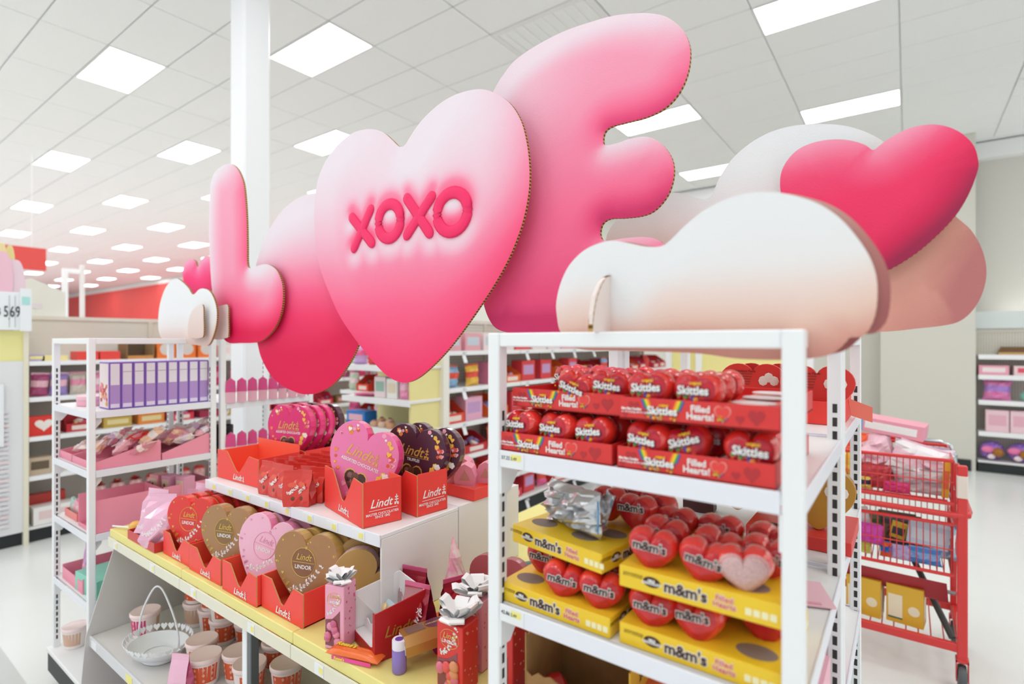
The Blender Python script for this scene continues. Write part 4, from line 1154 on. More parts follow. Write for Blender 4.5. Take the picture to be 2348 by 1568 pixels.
# striped carton and pink boxes in the low red tray behind
sc_ = thing('striped_carton', 'white carton with red stripes behind the small red bags', 'carton', (-1.72, 1.43, ZU), rot=(0, 0, .3))
MB().rbox(-.06, .06, -.04, .04, 0, .12, .002).build('box', C('#efe9e6', .5), sc_)
for i in range(8): MB().box(-.056 + i * .0145, -.049 + i * .0145, -.0412, -.04, .004, .1).build('stripe', C('#d9503f', .45), sc_)
MB().prism([(.06, .0), (.1, .02), (.06, .12)], -.04, -.037).build('side_flap', C('#f2efee', .5), sc_)
lt = thing('candy_tray', 'low red tray at the far end of the upper shelf', 'tray', (-1.285, 1.45, ZU), rot=(0, 0, -.05))
for a in (('front_panel', -.12, .12, -.07, -.067, 0, .04), ('side_panel', .117, .12, -.067, .12, 0, .04), ('side_panel', -.12, -.117, -.067, .12, 0, .04), ('back_panel', -.12, .12, .12, .123, 0, .04), ('base', -.117, .117, -.067, .12, 0, .003)):
    MB().rbox(*a[1:], .0006).build(a[0], LR, lt)
pcol = mat('pink_curved_carton', '#ec8fa6', .4)
def pillow_box(label, loc, rz, group):
    t = thing('pillow_box', label, 'candy box', loc, rz, group)
    pts = [(-.035, 0), (.035, 0), (.038, .03), (.025, .062), (0, .075), (-.025, .062), (-.038, .03)]
    MB().prism(pts, -.03, .03).build('box', pcol, t)
    MB().add([(-.02, -.031, .02), (.02, -.031, .02), (0, -.031, .055)], [(0, 1, 2)]).build('printed_mark', C('#c9897c', .5), t)
    return t
pb = pillow_box('pink arched candy box at the front of the low red tray', (-1.25, 1.43, ZU + .035), .5, 'pink arched boxes')
for i, (x, y) in enumerate([(-1.21, 1.5), (-1.32, 1.5), (-1.3, 1.42)]):
    dup(pb, (x, y, ZU + .035), (0, 0, .4 + i * .1), 'pink arched candy box further back in the low red tray', 'pink arched boxes')

K_ = .8787
for o in [o for o in bpy.data.objects if o.parent is None and o.name not in UP0]:
    o.location = (o.location.x * K_, o.location.y * K_, UZ + .001 + (o.location.z - ZU) * K_)
    o.scale = (K_, K_, K_)

# right half of the yellow shelf
def bow(parent, loc, r, seed=0, m=None):
    m = m or mat('ribbon_white', '#fafafa', .4)
    r_ = random.Random(seed); n = 11
    for i in range(n):
        a = 2 * PI * i / n + r_.uniform(-.2, .2); e = r_.uniform(.15, .95); L = r * r_.uniform(.75, 1.05)
        d = Vector((math.cos(a) * math.cos(e), math.sin(a) * math.cos(e), math.sin(e)))
        s = Vector((-math.sin(a), math.cos(a), 0)) * r * .3
        up = d.cross(s).normalized() * r * .28
        mb = MB(); pts = []
        for q in np.linspace(0, 1, 7):
            c_ = d * L * math.sin(PI * q) + up * (q - .5) * 2 * math.sin(PI * q)
            pts.append(c_)
        for p in pts: mb.v += [tuple(p - s * .9), tuple(p + s * .9)]
        for k in range(6): mb.f.append([2 * k, 2 * k + 1, 2 * k + 3, 2 * k + 2]); mb.m.append(0)
        mb.build('ribbon_loop', m, parent, loc)
def window_box(label, loc, rz, w, d, h, col, ink, group, win=True, text=True, bowr=.03, seed=1, dx=0):
    t = thing('truffle_gift_box', label, 'gift box', loc, rz, group)
    m = C(col, .4)
    bx = MB().rbox(-w / 2, w / 2, -d / 2, d / 2, 0, h, .0015).build('box', m, t)
    gl = C('#d9c2c2', .15, coat=.4)
    wpts = [(-w * .46, h * .06), (w * .3, h * .04), (w * .3, h * .62), (w * .12, h * .55), (-w * .1, h * .48), (-w * .46, h * .46)]
    wn = MB().prism(wpts, -d / 2 - .0006, -d / 2).build('window', C('#8b4a4e', .25), t)
    r_ = random.Random(seed)
    for i in range(9):
        x = r_.uniform(-w * .36, w * .22); z = h * (.1 + .038 * i)
        cdy = MB().ball((0, 0, 0), .0095 * w / .05, 10, sq=(1, .55, 1)).build('wrapped_truffle', C(('#d96a80', '#e34a48', '#d98a58')[i % 3] if ink != 'pink' else ('#dc6f92', '#e58aa8', '#c9587c')[i % 3], .25, coat=.5), wn, (x, -d / 2 - .002, z), smooth=True)
    if text:
        G = C('#e2b65e', .35)
        MB().tube([(w * .36 * math.cos(a), -d / 2 - .0006, h * .79 + w * .3 * math.sin(a)) for a in np.linspace(0, 2 * PI, 24, endpoint=False)], .0006, 4, closed=True).build('emblem_ring', G, t)
        txt('Lindt', w * .26, G, t, (0, -d / 2 - .001, h * .83), shear=.32, bold=.0001, name='brand_name')
        txt('LINDOR', w * .16, WHT, t, (0, -d / 2 - .001, h * .745), bold=.0001)
        leaf_spray(t, [((-.36 + .07 * i) * w, h * .56 + .0005 * i * i * w / .05, .3 + .12 * i) for i in range(10)], WHT, w * .09, 6, -d / 2 - .001)
    mb = MB()
    for i in range(14):
        y = r_.uniform(-d * .42, d * .42); z = r_.uniform(h * .1, h * .92); sz = r_.uniform(.003, .007)
        mb.prism([(a, b_) for a, b_ in heart2(sz, sz, 10)], -.0004, 0, M=Matrix.Translation((w / 2 + .0004, y, z)) @ Matrix.Rotation(PI / 2, 4, 'Z'))
    o = mb.build('printed_hearts', C('#e8a58c' if ink != 'pink' else '#d9577c', .4), t); o['kind'] = 'stuff'
    bow(t, (0, 0, h), bowr, seed)
    return t
gb = 'gift boxes with white bows'
window_box('pink truffle box with a white bow and candy window at the shelf edge', (-1.062, .772, Z0), .35, .05, .05, .145, '#f2a9c2', 'pink', gb, bowr=.044, seed=2)
window_box('red LINDOR gift box topped with a big white bow', (-.742, .822, Z0), .1, .064, .055, .135, '#dd3530', 'red', gb, bowr=.056, seed=5)
window_box('pink gift box with white bow behind the red bow box', (-.76, .905, Z0), .1, .064, .055, .15, '#f0a3b6', 'pink', gb, win=True, bowr=.056, seed=8)
window_box('red truffle window box seen through the right rack, nearer one', (-.64, .86, Z0), .0, .06, .055, .15, '#cf2a2c', 'red', gb, text=False, bowr=.02, seed=11)
window_box('red truffle window box seen through the right rack, further one', (-.63, .99, Z0), .0, .06, .055, .15, '#cf2a2c', 'red', gb, text=False, bowr=.02, seed=12)
# acrylic sample display in a red carton
ac = thing('sample_display', 'red carton display with white inside and clear cover on the yellow shelf', 'display box', (-1.0, .786, Z0), rot=(0, 0, -.28))
RDK = mat('carton_deep_red', '#b5171f', .4)
AW = mat('carton_white_inside', '#f3f1f1', .5)
W_, D_, H_ = .128, .125, .118
Mx = Matrix.Translation((W_ / 2, 0, 0)) @ Matrix.Rotation(PI / 2, 4, 'Z')
sd_ = MB().prism([(0, 0), (D_, 0), (D_, H_ * 1.08), (.0, H_ * .9), (0, H_ * .0)], -.003, 0, M=Mx).build('side_panel', RDK, ac)
txt('Lindt', .034, mat('dull_gold', '#b07a2e', .5), sd_, (W_ / 2 + .0042, D_ * .45, H_ * .5), SIDE, shear=.32, bold=.0003, name='brand_name')
MB().prism([(0, 0), (D_, 0), (D_, H_ * 1.08), (0, H_ * .9)], 0, .003, M=Matrix.Translation((-W_ / 2, 0, 0)) @ Matrix.Rotation(PI / 2, 4, 'Z')).build('side_panel', AW, ac)
MB().prism([(-W_ / 2, 0), (W_ / 2, 0), (W_ / 2, H_ * .9), (W_ * .44, H_ * .9), (W_ * .42, H_ * .25), (W_ * .3, H_ * .2), (-W_ * .35, H_ * .2), (-W_ / 2, H_ * .3)], 0, .002).build('front_panel', RDK, ac)
MB().box(-W_ / 2, W_ / 2, D_ - .003, D_, 0, H_ * 1.08).build('back_panel', AW, ac)
MB().box(-W_ / 2 + .002, W_ / 2 - .002, .003, D_ - .003, 0, .02).build('base', AW, ac)
MB().prism([(-W_ / 2 + .004, .02), (W_ / 2 - .006, .02), (W_ / 2 - .006, .045), (.045, .045), (.03, .038), (.015, .045), (0, .038), (-.015, .045), (-.03, .038), (-.045, .045), (-W_ / 2 + .004, .04)], .03, .032).build('scalloped_insert', AW, ac)
cv = MB().add([(-W_ / 2, .004, H_ * .9), (W_ / 2, .004, H_ * .9), (W_ / 2, D_, H_ * 1.08), (-W_ / 2, D_, H_ * 1.08)], [(0, 1, 2, 3)])
cv.build('clear_cover', mat('clear_plastic', '#ffffff', .08, spec=.6, alpha=.16), ac)
sb2 = thing('candy_box', 'pale blue box of gold foil candies inside the red carton display', 'candy box', (-.985, .84, Z0 + .022), rot=(-.5, 0, -.28))
MB().box(-.045, .045, -.003, .003, 0, .06).build('card', C('#b9dbe8', .4), sb2)
MB().box(-.048, .048, -.012, .0, 0, .012).build('front_lip', C('#8fc3d8', .4), sb2)
for i in range(8): MB().ball((-.036 + (i % 4) * .024, -.008, .02 + (i // 4) * .022), .011, 9, sq=(1, .6, 1)).build('foil_candy', C('#e8c36a', .25, metal=.4) if i % 3 else C('#e57b62', .3), sb2, smooth=True)
# orange chocolate bar
rs_ = thing('chocolate_bar', "orange and pink Reese's heart bar lying at the shelf edge", 'candy bar', (-.985, .757, Z0), rot=(0, 0, .3))
pillow('wrapper', .04, .135, .022, [C('#f4702a', .28, coat=.3), C('#ef4f9a', .28, coat=.3)], rs_, (-.068, 0, .011), (PI / 2, 0, PI / 2), 5, 10, 16, .08, smooth='auto')
MB().box(-.05, .05, -.0212, -.0195, .001, .009).build('pink_flash', C('#ef4f9a', .3), rs_)
txt("Reese's", .017, mat('reese_yellow', '#f6dc3a', .4), rs_, (-.028, .004, .0235), (0, 0, 0), shear=.15, bold=.0006)
txt("Reese's", .009, mat('reese_yellow', '#f6dc3a', .4), rs_, (-.03, -.022, .0055), FRONT, shear=.15, bold=.0003)
# purple bottle
pu = thing('bubble_bottle', 'small lilac bottle with a white cap on the yellow shelf', 'bottle', (-.873, .782, Z0))
MB().lathe([(.014, 0), (.0155, .003), (.0155, .045), (.013, .05)], 18).build('body', C('#8f78c4', .35), pu, smooth='auto')
MB().lathe([(.0155, .0), (.0155, .017), (.0145, .019)], 18).build('cap', C('#ece6f2', .35), pu, (0, 0, .05), smooth='auto')
MB().lathe([(.009, .0), (.0003, .0006)], 14, cap=False).build('cap_mark', C('#6a3fa0', .4), pu, (0, 0, .0692))
# orange and magenta heart carton under the truffle box
oh = thing('heart_carton', 'orange and magenta curved heart carton under the truffle box', 'carton', (-.835, .80, Z0), rot=(0, 0, .2))
o_ = fat_heart(.15, .15)
MB().prism([(x, z) for x, z in o_], 0, .028).build('tray', C('#d43a92', .35), oh, (0, .075, 0), (-PI / 2, 0, 0))
MB().prism([(x * .98, z * .98) for x, z in o_], 0, .003).build('lid', C('#f36f32', .35), oh, (0, .075, .031), (-PI / 2, 0, 0))
tr = thing('truffle_box', 'bronze Collection truffle box with clear windows tilted on the heart carton', 'truffle box', (-.85, .845, Z0 + .036), rot=(.1, -.12, -.5))
BRZ = mat('bronze_card', '#b9874a', .3, metal=.4)
MB().prism([(-.028, 0), (.028, 0), (.032, .022), (.022, .042), (-.022, .042), (-.032, .022)], -.055, .055).build('box', BRZ, tr)
MB().prism([(-.024, .004), (.024, .004), (.027, .022), (.019, .037), (-.019, .037), (-.027, .022)], -.0562, -.055).build('end_window', C('#efe9e4', .25), tr)
for i in (-1, 1): MB().ball((i * .011, -.056, .016), .0095, 10, sq=(1, .4, 1)).build('truffle', C('#6b3a22', .35) if i < 0 else C('#b98a3e', .35), tr, smooth=True)
MB().box(-.017, .017, -.045, -.005, .0415, .0428).build('top_window', C('#7d675e', .2), tr)
MB().lathe([(.024, 0), (.0003, .0003)], 20, M=Matrix.Translation((0, .022, .0422)), cap=False).build('plum_disc', C('#6d3a4e', .35), tr)
txt('COLLECTION', .0075, C('#d9b98a', .4), tr, (0, .022, .0432), (0, 0, PI / 2), bold=.0002)
# maroon bags, cello cone, maroon heart
MRN = mat('maroon_foil', '#a81f36', .25, metal=.25, coat=.4)
MRP = mat('maroon_foil_pink', '#d9608c', .25, metal=.3, coat=.4)
MRS = mat('maroon_foil_side', '#7d1238', .25, metal=.3)
b1 = gusset_bag('maroon LINDOR bag with white leaf print in front of the white end panel', .072, .05, .13, MRN, MRP, (-.925, .885, Z0), (0, 0, .2), 'maroon LINDOR bags', spray, MRS, .3, 6)
dup(b1, (-.998, .945, Z0), (0, 0, .25), 'maroon LINDOR bag half hidden behind the red carton display', 'maroon LINDOR bags')
dup(b1, (-.875, .965, Z0), (0, 0, 1.2), 'maroon LINDOR bag turned sideways behind the bow boxes', 'maroon LINDOR bags')
cn = thing('cellophane_cone', 'tall pink and cream cellophane cone of treats by the end panel', 'treat cone', (-.935, 1.03, Z0))
MB().tube([(0, 0, 0), (0, 0, .03), (.0, 0, .09), (-.004, 0, .15), (-.012, .0, .2)], [.03, .036, .03, .016, .001], 9).build('wrap', mat('cello_pink', '#f0d6d0', .2, col2='#f09ab4', scale=40, coat=.4), cn)
MB().tube([(0, 0, .0), (0, 0, .05)], [.026, .03], 9).build('contents', C('#e58a9a', .4), cn)
hmr = heart_box('maroonheart', .17, .15, .03, '#b85a62', '#a8444f', None, back='#a8444f')
hmr.location = (-.86, 1.1, Z0); hmr.rotation_euler = (-.1, 0, .2); hmr['label'] = 'dusky maroon heart box behind the pink bow gift box'
# orange capped bottle and ribbon box deeper on the yellow deck
ob = thing('toy_bottle', 'green bottle with an orange cap lying on the yellow deck', 'bottle', (-.93, 1.27, Z0 + .026), rot=(0, 0, -.5))
MB().tube([(0, -.05, 0), (0, -.045, 0), (0, -.01, 0), (0, -.008, 0)], [.02, .025, .026, .025], 16).build('cap', C('#f07a2c', .4), ob, smooth='auto')
MB().tube([(0, -.008, 0), (0, .08, 0)], .024, 16).build('body', C('#58776f', .3), ob, smooth='auto')
ox = thing('candy_box', 'orange and magenta candy box standing behind the yellow trays', 'candy box', (-.79, 1.26, Z0), rot=(0, 0, .1))
MB().rbox(-.035, .035, -.02, .02, 0, .13, .001).build('box', C('#ee6a2c', .4), ox)
MB().prism([(.0, .0), (.035, 0), (.035, .13), (.005, .13), (-.004, .11), (.005, .09), (-.004, .07), (.005, .05), (-.004, .03)], -.0208, -.02).build('wavy_print', C('#d8307f', .4), ox)
rbt = thing('candy_bottle', 'red squeeze bottle with a barcode label lying by the torn carton', 'bottle', (-.605, .80, Z0 + .02), rot=(.28, 0, -.75))
MB().tube([(0, -.03, 0), (0, .01, 0), (0, .05, 0), (0, .075, .0), (0, .10, 0), (0, .118, 0), (0, .124, 0)], [.02, .021, .0205, .0205, .024, .02, .008], 16).build('body', C('#e0302f', .25, coat=.4), rbt, smooth='auto')
MB().tube([(0, .015, 0), (0, .05, 0)], .0213, 16).build('barcode_label', C('#efe9e6', .4), rbt)
bl = MB()
for i in range(6): bl.tube([(0, .019 + i * .005, 0), (0, .0208 + i * .005, 0)], .0216, 12)
bl.build('barcode_bars', C('#8a8482', .5), rbt)

# ------------------------------------------------------------------ lower shelf: basket, tubs, bags
ZL = LZ + .001
bk = thing('tin_basket', 'white metal basket with a scalloped heart rim and tall hoop handle', 'basket', (-2.06, .765, ZL), rot=(0, 0, .25))
BW = mat('enamel_white', '#eef0f4', .3)
E_ = Matrix.Diagonal((1.0, .78, 1, 1))
MB().lathe([(.055, 0), (.06, .004), (.05, .02)], 30, M=E_, cap=False).build('foot', BW, bk, smooth='auto')
MB().lathe([(.001, .014), (.05, .016), (.085, .028), (.104, .05), (.106, .05), (.088, .026), (.05, .0135)], 36, M=E_, cap=False).build('bowl', BW, bk, smooth='auto')
hz = heart2(.024, .024, 16)
for i in range(28):
    a = 2 * PI * i / 28
    Mh = E_ @ Matrix.Rotation(a, 4, 'Z') @ Matrix.Translation((.108, 0, .05)) @ Matrix.Rotation(.45, 4, 'Y') @ Matrix.Rotation(PI / 2, 4, 'Z')
    MB().prism(hz, -.0008, .0008, M=Mh).build('rim_heart', BW, bk)
hd_ = []
for q in np.linspace(0, 1, 25):
    a = PI * q
    sw = 1 + .0 * q
    hd_.append((-.1 * math.cos(a) * (.62 + .38 * abs(math.cos(a)) ** 4), 0, .055 + .19 * math.sin(a) ** .8))
MB().tube(hd_, .0032, 8).build('handle', BW, bk, smooth=True)
CUP = mat('tub_frosted', '#fbefec', .35)
LID = mat('tub_lid', '#fbe3e2', .3)
def tub(label, lab_col, loc, group):
    t = thing('icing_tub', label, 'tub', loc, rr.uniform(0, 6), group)
    MB().lathe([(.038, 0), (.039, .003), (.0465, .078), (.044, .08)], 24).build('cup', CUP, t, smooth='auto')
    lid_ = MB().lathe([(.0475, .074), (.0495, .077), (.0495, .086), (.047, .089), (.044, .087), (.001, .0865)], 24, cap=False).build('lid', LID, t, smooth='auto')
    for k in range(2):
        mb = MB(); n = 9
        for i in range(n + 1):
            a = PI * k + 2.3 * i / n
            for r, z in ((.0403, .014), (.0456, .068)): mb.v.append((r * math.cos(a), r * math.sin(a), z))
        for i in range(n): mb.f.append([2 * i, 2 * i + 2, 2 * i + 3, 2 * i + 1]); mb.m.append(0)
        L = mb.build('label', C(lab_col if k == 0 else '#d9b39c', .4), t)
        if k == 0:
            pt = MB()
            for i in range(4):
                for j in range(3):
                    a = .25 + i * .55; z = .024 + j * .018; r = .0412 + (z - .014) * .098 + .0006
                    c_ = Vector((r * math.cos(a), r * math.sin(a), z)); u_ = Vector((-math.sin(a), math.cos(a), 0)) * .0045
                    v_ = Vector((0, 0, .006))
                    pt.add([c_ - u_, c_ - v_, c_ + u_, c_ + v_], [(0, 1, 2, 3)])
            pt.build('diamond_print', C('#f5b49a', .4), L)
    return t
gt = 'frosted icing tubs on the lower shelf'
T0 = tub('frosted pink lidded icing tub standing alone at the left of the lower shelf', '#d63f7f', (-2.27, .80, ZL), gt)
T1 = tub('frosted icing tub with orange label stacked at the back of the lower shelf', '#e8633c', (-2.2, .95, ZL), gt)
spots = [(-2.2, .95, 1), (-2.1, .96, 0), (-2.09, .96, 1), (-1.99, .95, 0), (-1.98, .945, 1), (-1.89, .99, 0), (-1.88, .99, 1), (-2.19, 1.06, 0), (-2.19, 1.06, 1), (-2.08, 1.07, 0), (-1.97, 1.07, 0), (-1.79, 1.03, 0), (-1.78, 1.03, 1), (-1.69, .98, 0), (-1.69, .98, 1)]
for x, y, k in spots:
    dup(T1, (x, y, ZL + .0885 * k), rr.uniform(-2.1, -1.1), 'frosted icing tub with orange label in the stacked rows on the lower shelf', gt)
for x, y, lb in [(-1.90, .835, 'frosted icing tub with orange diamond label just right of the basket'), (-1.80, .80, 'frosted icing tub with a slanted lid beside the pink gift bag'), (-1.735, .875, 'frosted icing tub behind the pink gift bag'), (-1.64, .86, 'frosted icing tub right of the grey upright on the lower shelf'), (-1.55, .93, 'frosted icing tub at the dark right end of the lower shelf')]:
    dup(T1, (x, y, ZL), rr.uniform(-2.1, -1.1), lb, gt)
gusset_bag('pink paper treat bag poking up in front of the tubs', .06, .035, .12, PKF2, PKF2, (-1.79, .725, ZL - .04 + .04), (0, 0, .5), None, None, MRP, .2, 8)
NB = mat('navy_foil', '#1d3a6b', .25, metal=.4)
nb = gusset_bag('navy foil bag in the packed row under the yellow shelf', .08, .03, .12, NB, NB, (-1.42, .75, ZL), (0, 0, .9), 'navy foil bags', None, NB, .2, 3)
for i in range(1, 7):
    dup(nb, (-1.42 + i * .048, .745 + i * .004, ZL), (0, 0, .9), 'navy foil bag in the packed row under the yellow shelf', 'navy foil bags')
# pink boxes on the base deck
for i, (x, y, rz, lb) in enumerate([(-2.27, .70, .2, 'pink checked favour box on the base deck by the end panel'), (-2.15, .72, .4, 'pink checked favour box further right on the base deck')]):
    t = thing('favour_box', lb, 'candy box', (x, y, .121), rz, 'pink favour boxes')
    MB().rbox(-.05, .05, -.03, .03, 0, .07 - .0 * i, .002).build('box', mat('pink_check', '#f29ab4', .4, col2='#e5708f', scale=60), t)
    MB().box(-.026, .026, -.0312, -.03, .012, .055).build('label_card', C('#f0e3c2', .5), t)

# ------------------------------------------------------------------ goods on the left rack (its end face looks to +x)
XE = LX + RACK_W
gp = 'purple boxes on the left rack'
PUR = mat('box_purple', '#8a63bd', .4)
pbx = thing('candy_box', 'purple candy box in the upright row on the top shelf of the left rack', 'candy box', group=gp)
MB().rbox(-.11, 0, -.0205, .0205, 0, .19, .0012).build('box', PUR, pbx)
MB().box(0, .0008, -.0155, .0155, .098, .184).build('nutrition_panel', C('#e9e2ea', .45), pbx)
MB().box(0, .0008, -.0155, .0155, .006, .022).build('barcode_panel', C('#e4dcee', .45), pbx)
MB().box(0, .0006, -.0165, .0165, .022, .098).build('lilac_panel', C('#b493cf', .4), pbx)
MB().box(0, .0009, -.0150, .0150, .15, .152).build('rule', C('#8d86a0', .5), pbx)
for i in range(1, 9):
    loc = (XE - .026, LY + .095 + i * .0425, LZ1 + .001); 
    L = 'purple candy box, %s from the near end of the top row on the left rack' % ORD[i]
    if i == 1: pbx.location = loc; pbx['label'] = L
    else: dup(pbx, loc, None, L)
pf = thing('candy_box', 'purple candy box with a white fruit-picture front at the near end of the row', 'candy box', (XE - .026, LY + .095, LZ1 + .001), 0, gp)
for a in (('nutrition_panel', .0008, .0155, .098, .184, '#e9e2ea'), ('barcode_panel', .0008, .0155, .006, .022, '#e4dcee'), ('lilac_panel', .0006, .0165, .022, .098, '#b493cf')): MB().box(0, a[1], -a[2], a[2], a[3], a[4]).build(a[0], C(a[5], .45), pf)
MB().rbox(-.11, 0, -.0205, .0205, 0, .19, .0012).build('box', PUR, pf)
MB().box(-.104, -.006, -.0212, -.0205, .006, .184).build('front_print', C('#efdfe0', .4), pf)
pp = MB()
r_ = random.Random(6)
for i in range(26): pp.lathe([(r_.uniform(.006, .012), 0), (.0003, .0006)], 9, i % 4, Matrix.Translation((r_.uniform(-.09, -.02), -.0216 - .0002 * (i % 5), r_.uniform(.02, .1))) @ Matrix.Rotation(PI / 2, 4, 'X'), cap=False)
o = pp.build('fruit_print', [C('#e2542f', .4), C('#cf2f3a', .4), C('#f0a23c', .4), C('#e98aa8', .4)], pf); o['kind'] = 'stuff'
tn = thing('round_tin', 'round pink tin lying on the top shelf of the left rack', 'tin', (LX + .19, LY + .09, LZ1 + .001))
MB().lathe([(.062, 0), (.064, .003), (.064, .034), (.062, .037)], 28, M=Matrix.Diagonal((1, .8, 1, 1))).build('body', C('#f4b2c4', .35), tn, smooth='auto')
MB().lathe([(.0655, .026), (.0655, .04), (.062, .042), (.001, .042)], 28, M=Matrix.Diagonal((1, .8, 1, 1)), cap=False).build('lid', C('#f7c2d0', .35), tn, smooth='auto')
PT = mat('tray_pink', '#f59ab0', .5)
def slant_tray(label, loc, W, D, h0, h1, rz=0):               # opens to -y, sides rise to the back
    t = thing('candy_tray', label, 'tray', loc, rz)
    for s in (-1, 1):
        Mx = Matrix.Translation((s * W / 2, 0, 0)) @ Matrix.Rotation(PI / 2, 4, 'Z')
        MB().prism([(0, 0), (D, 0), (D, h1), (D * .9, h1), (0, h0)], -.0015, .0015, M=Mx).build('side_panel', PT, t)
    MB().box(-W / 2, W / 2, 0, .003, 0, h0).build('front_panel', PT, t)
    MB().box(-W / 2, W / 2, D - .003, D, 0, h1).build('back_panel', PT, t)
    MB().box(-W / 2, W / 2, .003, D - .003, 0, .003).build('base', PT, t)
    return t
BAGC = ['#f9e0d8', '#f7d3d0', '#f6b8c6', '#f3e6dd', '#f0b0bd', '#e592a2', '#f6c9a8', '#f4e6f0', '#d9b4d2', '#fbeee6']
def bags(n, x0, x1, y0, y1, z, size, label, group, seed, zslope=0, cols=BAGC):
    r_ = random.Random(seed)
    for i in range(n):
        x = r_.uniform(x0, x1); y = r_.uniform(y0, y1)
        w_ = size * r_.uniform(.8, 1.25); h_ = size * r_.uniform(1.1, 1.7)
        t = thing('candy_bag', label, 'candy bag', (x, y, z + zslope * (y - y0) + r_.uniform(0, size * .4)), rot=(r_.uniform(-1.3, -.6), r_.uniform(-.3, .3), r_.uniform(-1.2, 1.2)), group=group)
        c0, c1 = r_.choice(cols), r_.choice(cols)
        pillow('pouch', w_, h_, size * .5, [C(c0, .25, coat=.3), C(c1, .3)], t, seed=i + seed, nx=6, nz=7, crump=.35, band=(.3, .62), smooth=False)
        MB().box(-w_ * .46, w_ * .46, -.001, .001, h_ * .97, h_ * 1.1).build('seal', C(c1, .3), t)
slant_tray('pink slant-sided tray at the near side of the second left shelf', (LX + .33, LY + .02, LZ2 + .001), .26, .235, .028, .085)
slant_tray('pink slant-sided tray at the far back of the second left shelf', (LX + .33, LY + .26, LZ2 + .001), .26, .205, .028, .09)
slant_tray('pink low tray at the far left of the second left shelf', (LX + .108, LY + .02, LZ2 + .001), .17, .235, .03, .06)
bags(13, LX + .23, LX + .44, LY + .06, LY + .2, LZ2 + .03, .058, 'crinkled clear treat bag heaped in the near pink slant tray', 'treat bags on the left rack', 21, .15)
bags(13, LX + .23, LX + .44, LY + .3, LY + .43, LZ2 + .04, .058, 'crinkled clear treat bag heaped in the far pink slant tray', 'treat bags on the left rack', 31, .15)
bags(6, LX + .05, LX + .17, LY + .05, LY + .2, LZ2 + .02, .045, 'pastel treat bag in the pink low tray', 'treat bags on the left rack', 41, .1)
lp = thing('lollipop', 'flat red lollipop sticking out of the heaped treat bags', 'lollipop', (LX + .38, LY + .2, LZ2 + .105), rot=(.5, -.3, 1.2))
MB().lathe([(.001, -.004), (.03, -.004), (.034, 0), (.03, .004), (.001, .004)], 20, M=Matrix.Diagonal((1.4, .7, 1, 1)), cap=False).build('candy', C('#e0392e', .25), lp, smooth='auto')
MB().tube([(-.04, 0, 0), (-.1, 0, -.01)], .002, 6).build('stick', WHT, lp)
# third shelf
def tall_tray(label, loc, W, D, h, rz=0, front=.4):
    t = thing('candy_tray', label, 'tray', loc, rz)
    for s in (-1, 1): MB().rbox(s * W / 2 - .0015, s * W / 2 + .0015, 0, D, 0, h, .0006).build('side_panel', PT, t)
    MB().box(-W / 2, W / 2, 0, .003, 0, h * front).build('front_panel', PT, t)
    MB().box(-W / 2, W / 2, D - .003, D, 0, h).build('back_panel', PT, t)
    MB().box(-W / 2, W / 2, .003, D - .003, 0, .003).build('base', PT, t)
    return t
tall_tray('tall pink tray at the near side of the third left shelf', (LX + .37, LY + .02, LZ3 + .001), .18, .24, .13, front=.12)
tall_tray('tall pink tray at the far back of the third left shelf', (LX + .37, LY + .265, LZ3 + .001), .18, .2, .13, front=.5)
for i, (x, y, c0) in enumerate([(LX + .3, LY + .31, '#f0a3a8'), (LX + .37, LY + .33, '#e6a0bd'), (LX + .44, LY + .36, '#e6a0bd')]):
    t = thing('candy_box', ['small peach candy box behind the tall pink trays', 'small pink dotted candy box next to the peach one', 'small pink dotted candy box nearest the island'][i], 'candy box', (x, y, LZ3 + .06), .2, 'small boxes on the third left shelf')
    MB().rbox(-.03, .03, -.025, .025, -.055, .1, .001).build('box', C(c0, .4), t)
    MB().box(-.022, .022, -.0262, -.025, .02, .085).build('picture_panel', C('#ead2b8', .45), t)
    MB().ball((-.006, -.027, .06), .008, 8, sq=(1, .2, 1)).build('picture_print', C('#8a5a44', .5), t)
lowt = thing('candy_tray', 'low coral tray under the little gnome cards', 'tray', (LX + .14, LY + .03, LZ3 + .001))
for a in (('front_panel', -.08, .08, 0, .003, 0, .03), ('back_panel', -.08, .08, .15, .153, 0, .03), ('side_panel', -.08, -.077, .003, .15, 0, .03), ('side_panel', .077, .08, .003, .15, 0, .03), ('base', -.077, .077, .003, .15, 0, .003)):
    MB().rbox(*a[1:], .0006).build(a[0], C('#f08a86', .5), lowt)
for i, (dx, dy, c0) in enumerate([(-.05, .03, '#bcd8cf'), (0, .03, '#f2b4c4'), (.05, .04, '#a9cfc6'), (.02, .08, '#8fc0b8'), (-.04, .09, '#b4d4cc')]):
    t = thing('gnome_card', ['mint tulip-topped card figure at the left of the coral tray', 'pink smiling card figure in the coral tray', 'green card figure at the right of the coral tray', 'teal card figure at the back of the coral tray', 'pale mint card figure at the back left of the coral tray'][i], 'candy card', (LX + .14 + dx, LY + .03 + dy, LZ3 + .005), .3)
    MB().prism([(-.022, 0), (.022, 0), (.026, .04), (.016, .07), (0, .058), (-.016, .072), (-.026, .04)], -.006, .006).build('card', C(c0, .5), t)
    MB().lathe([(.014, 0), (.0003, .0004)], 14, M=Matrix.Translation((0, -.0064, .03)) @ Matrix.Rotation(PI / 2, 4, 'X'), cap=False).build('face_print', C('#f3ded6', .5), t)
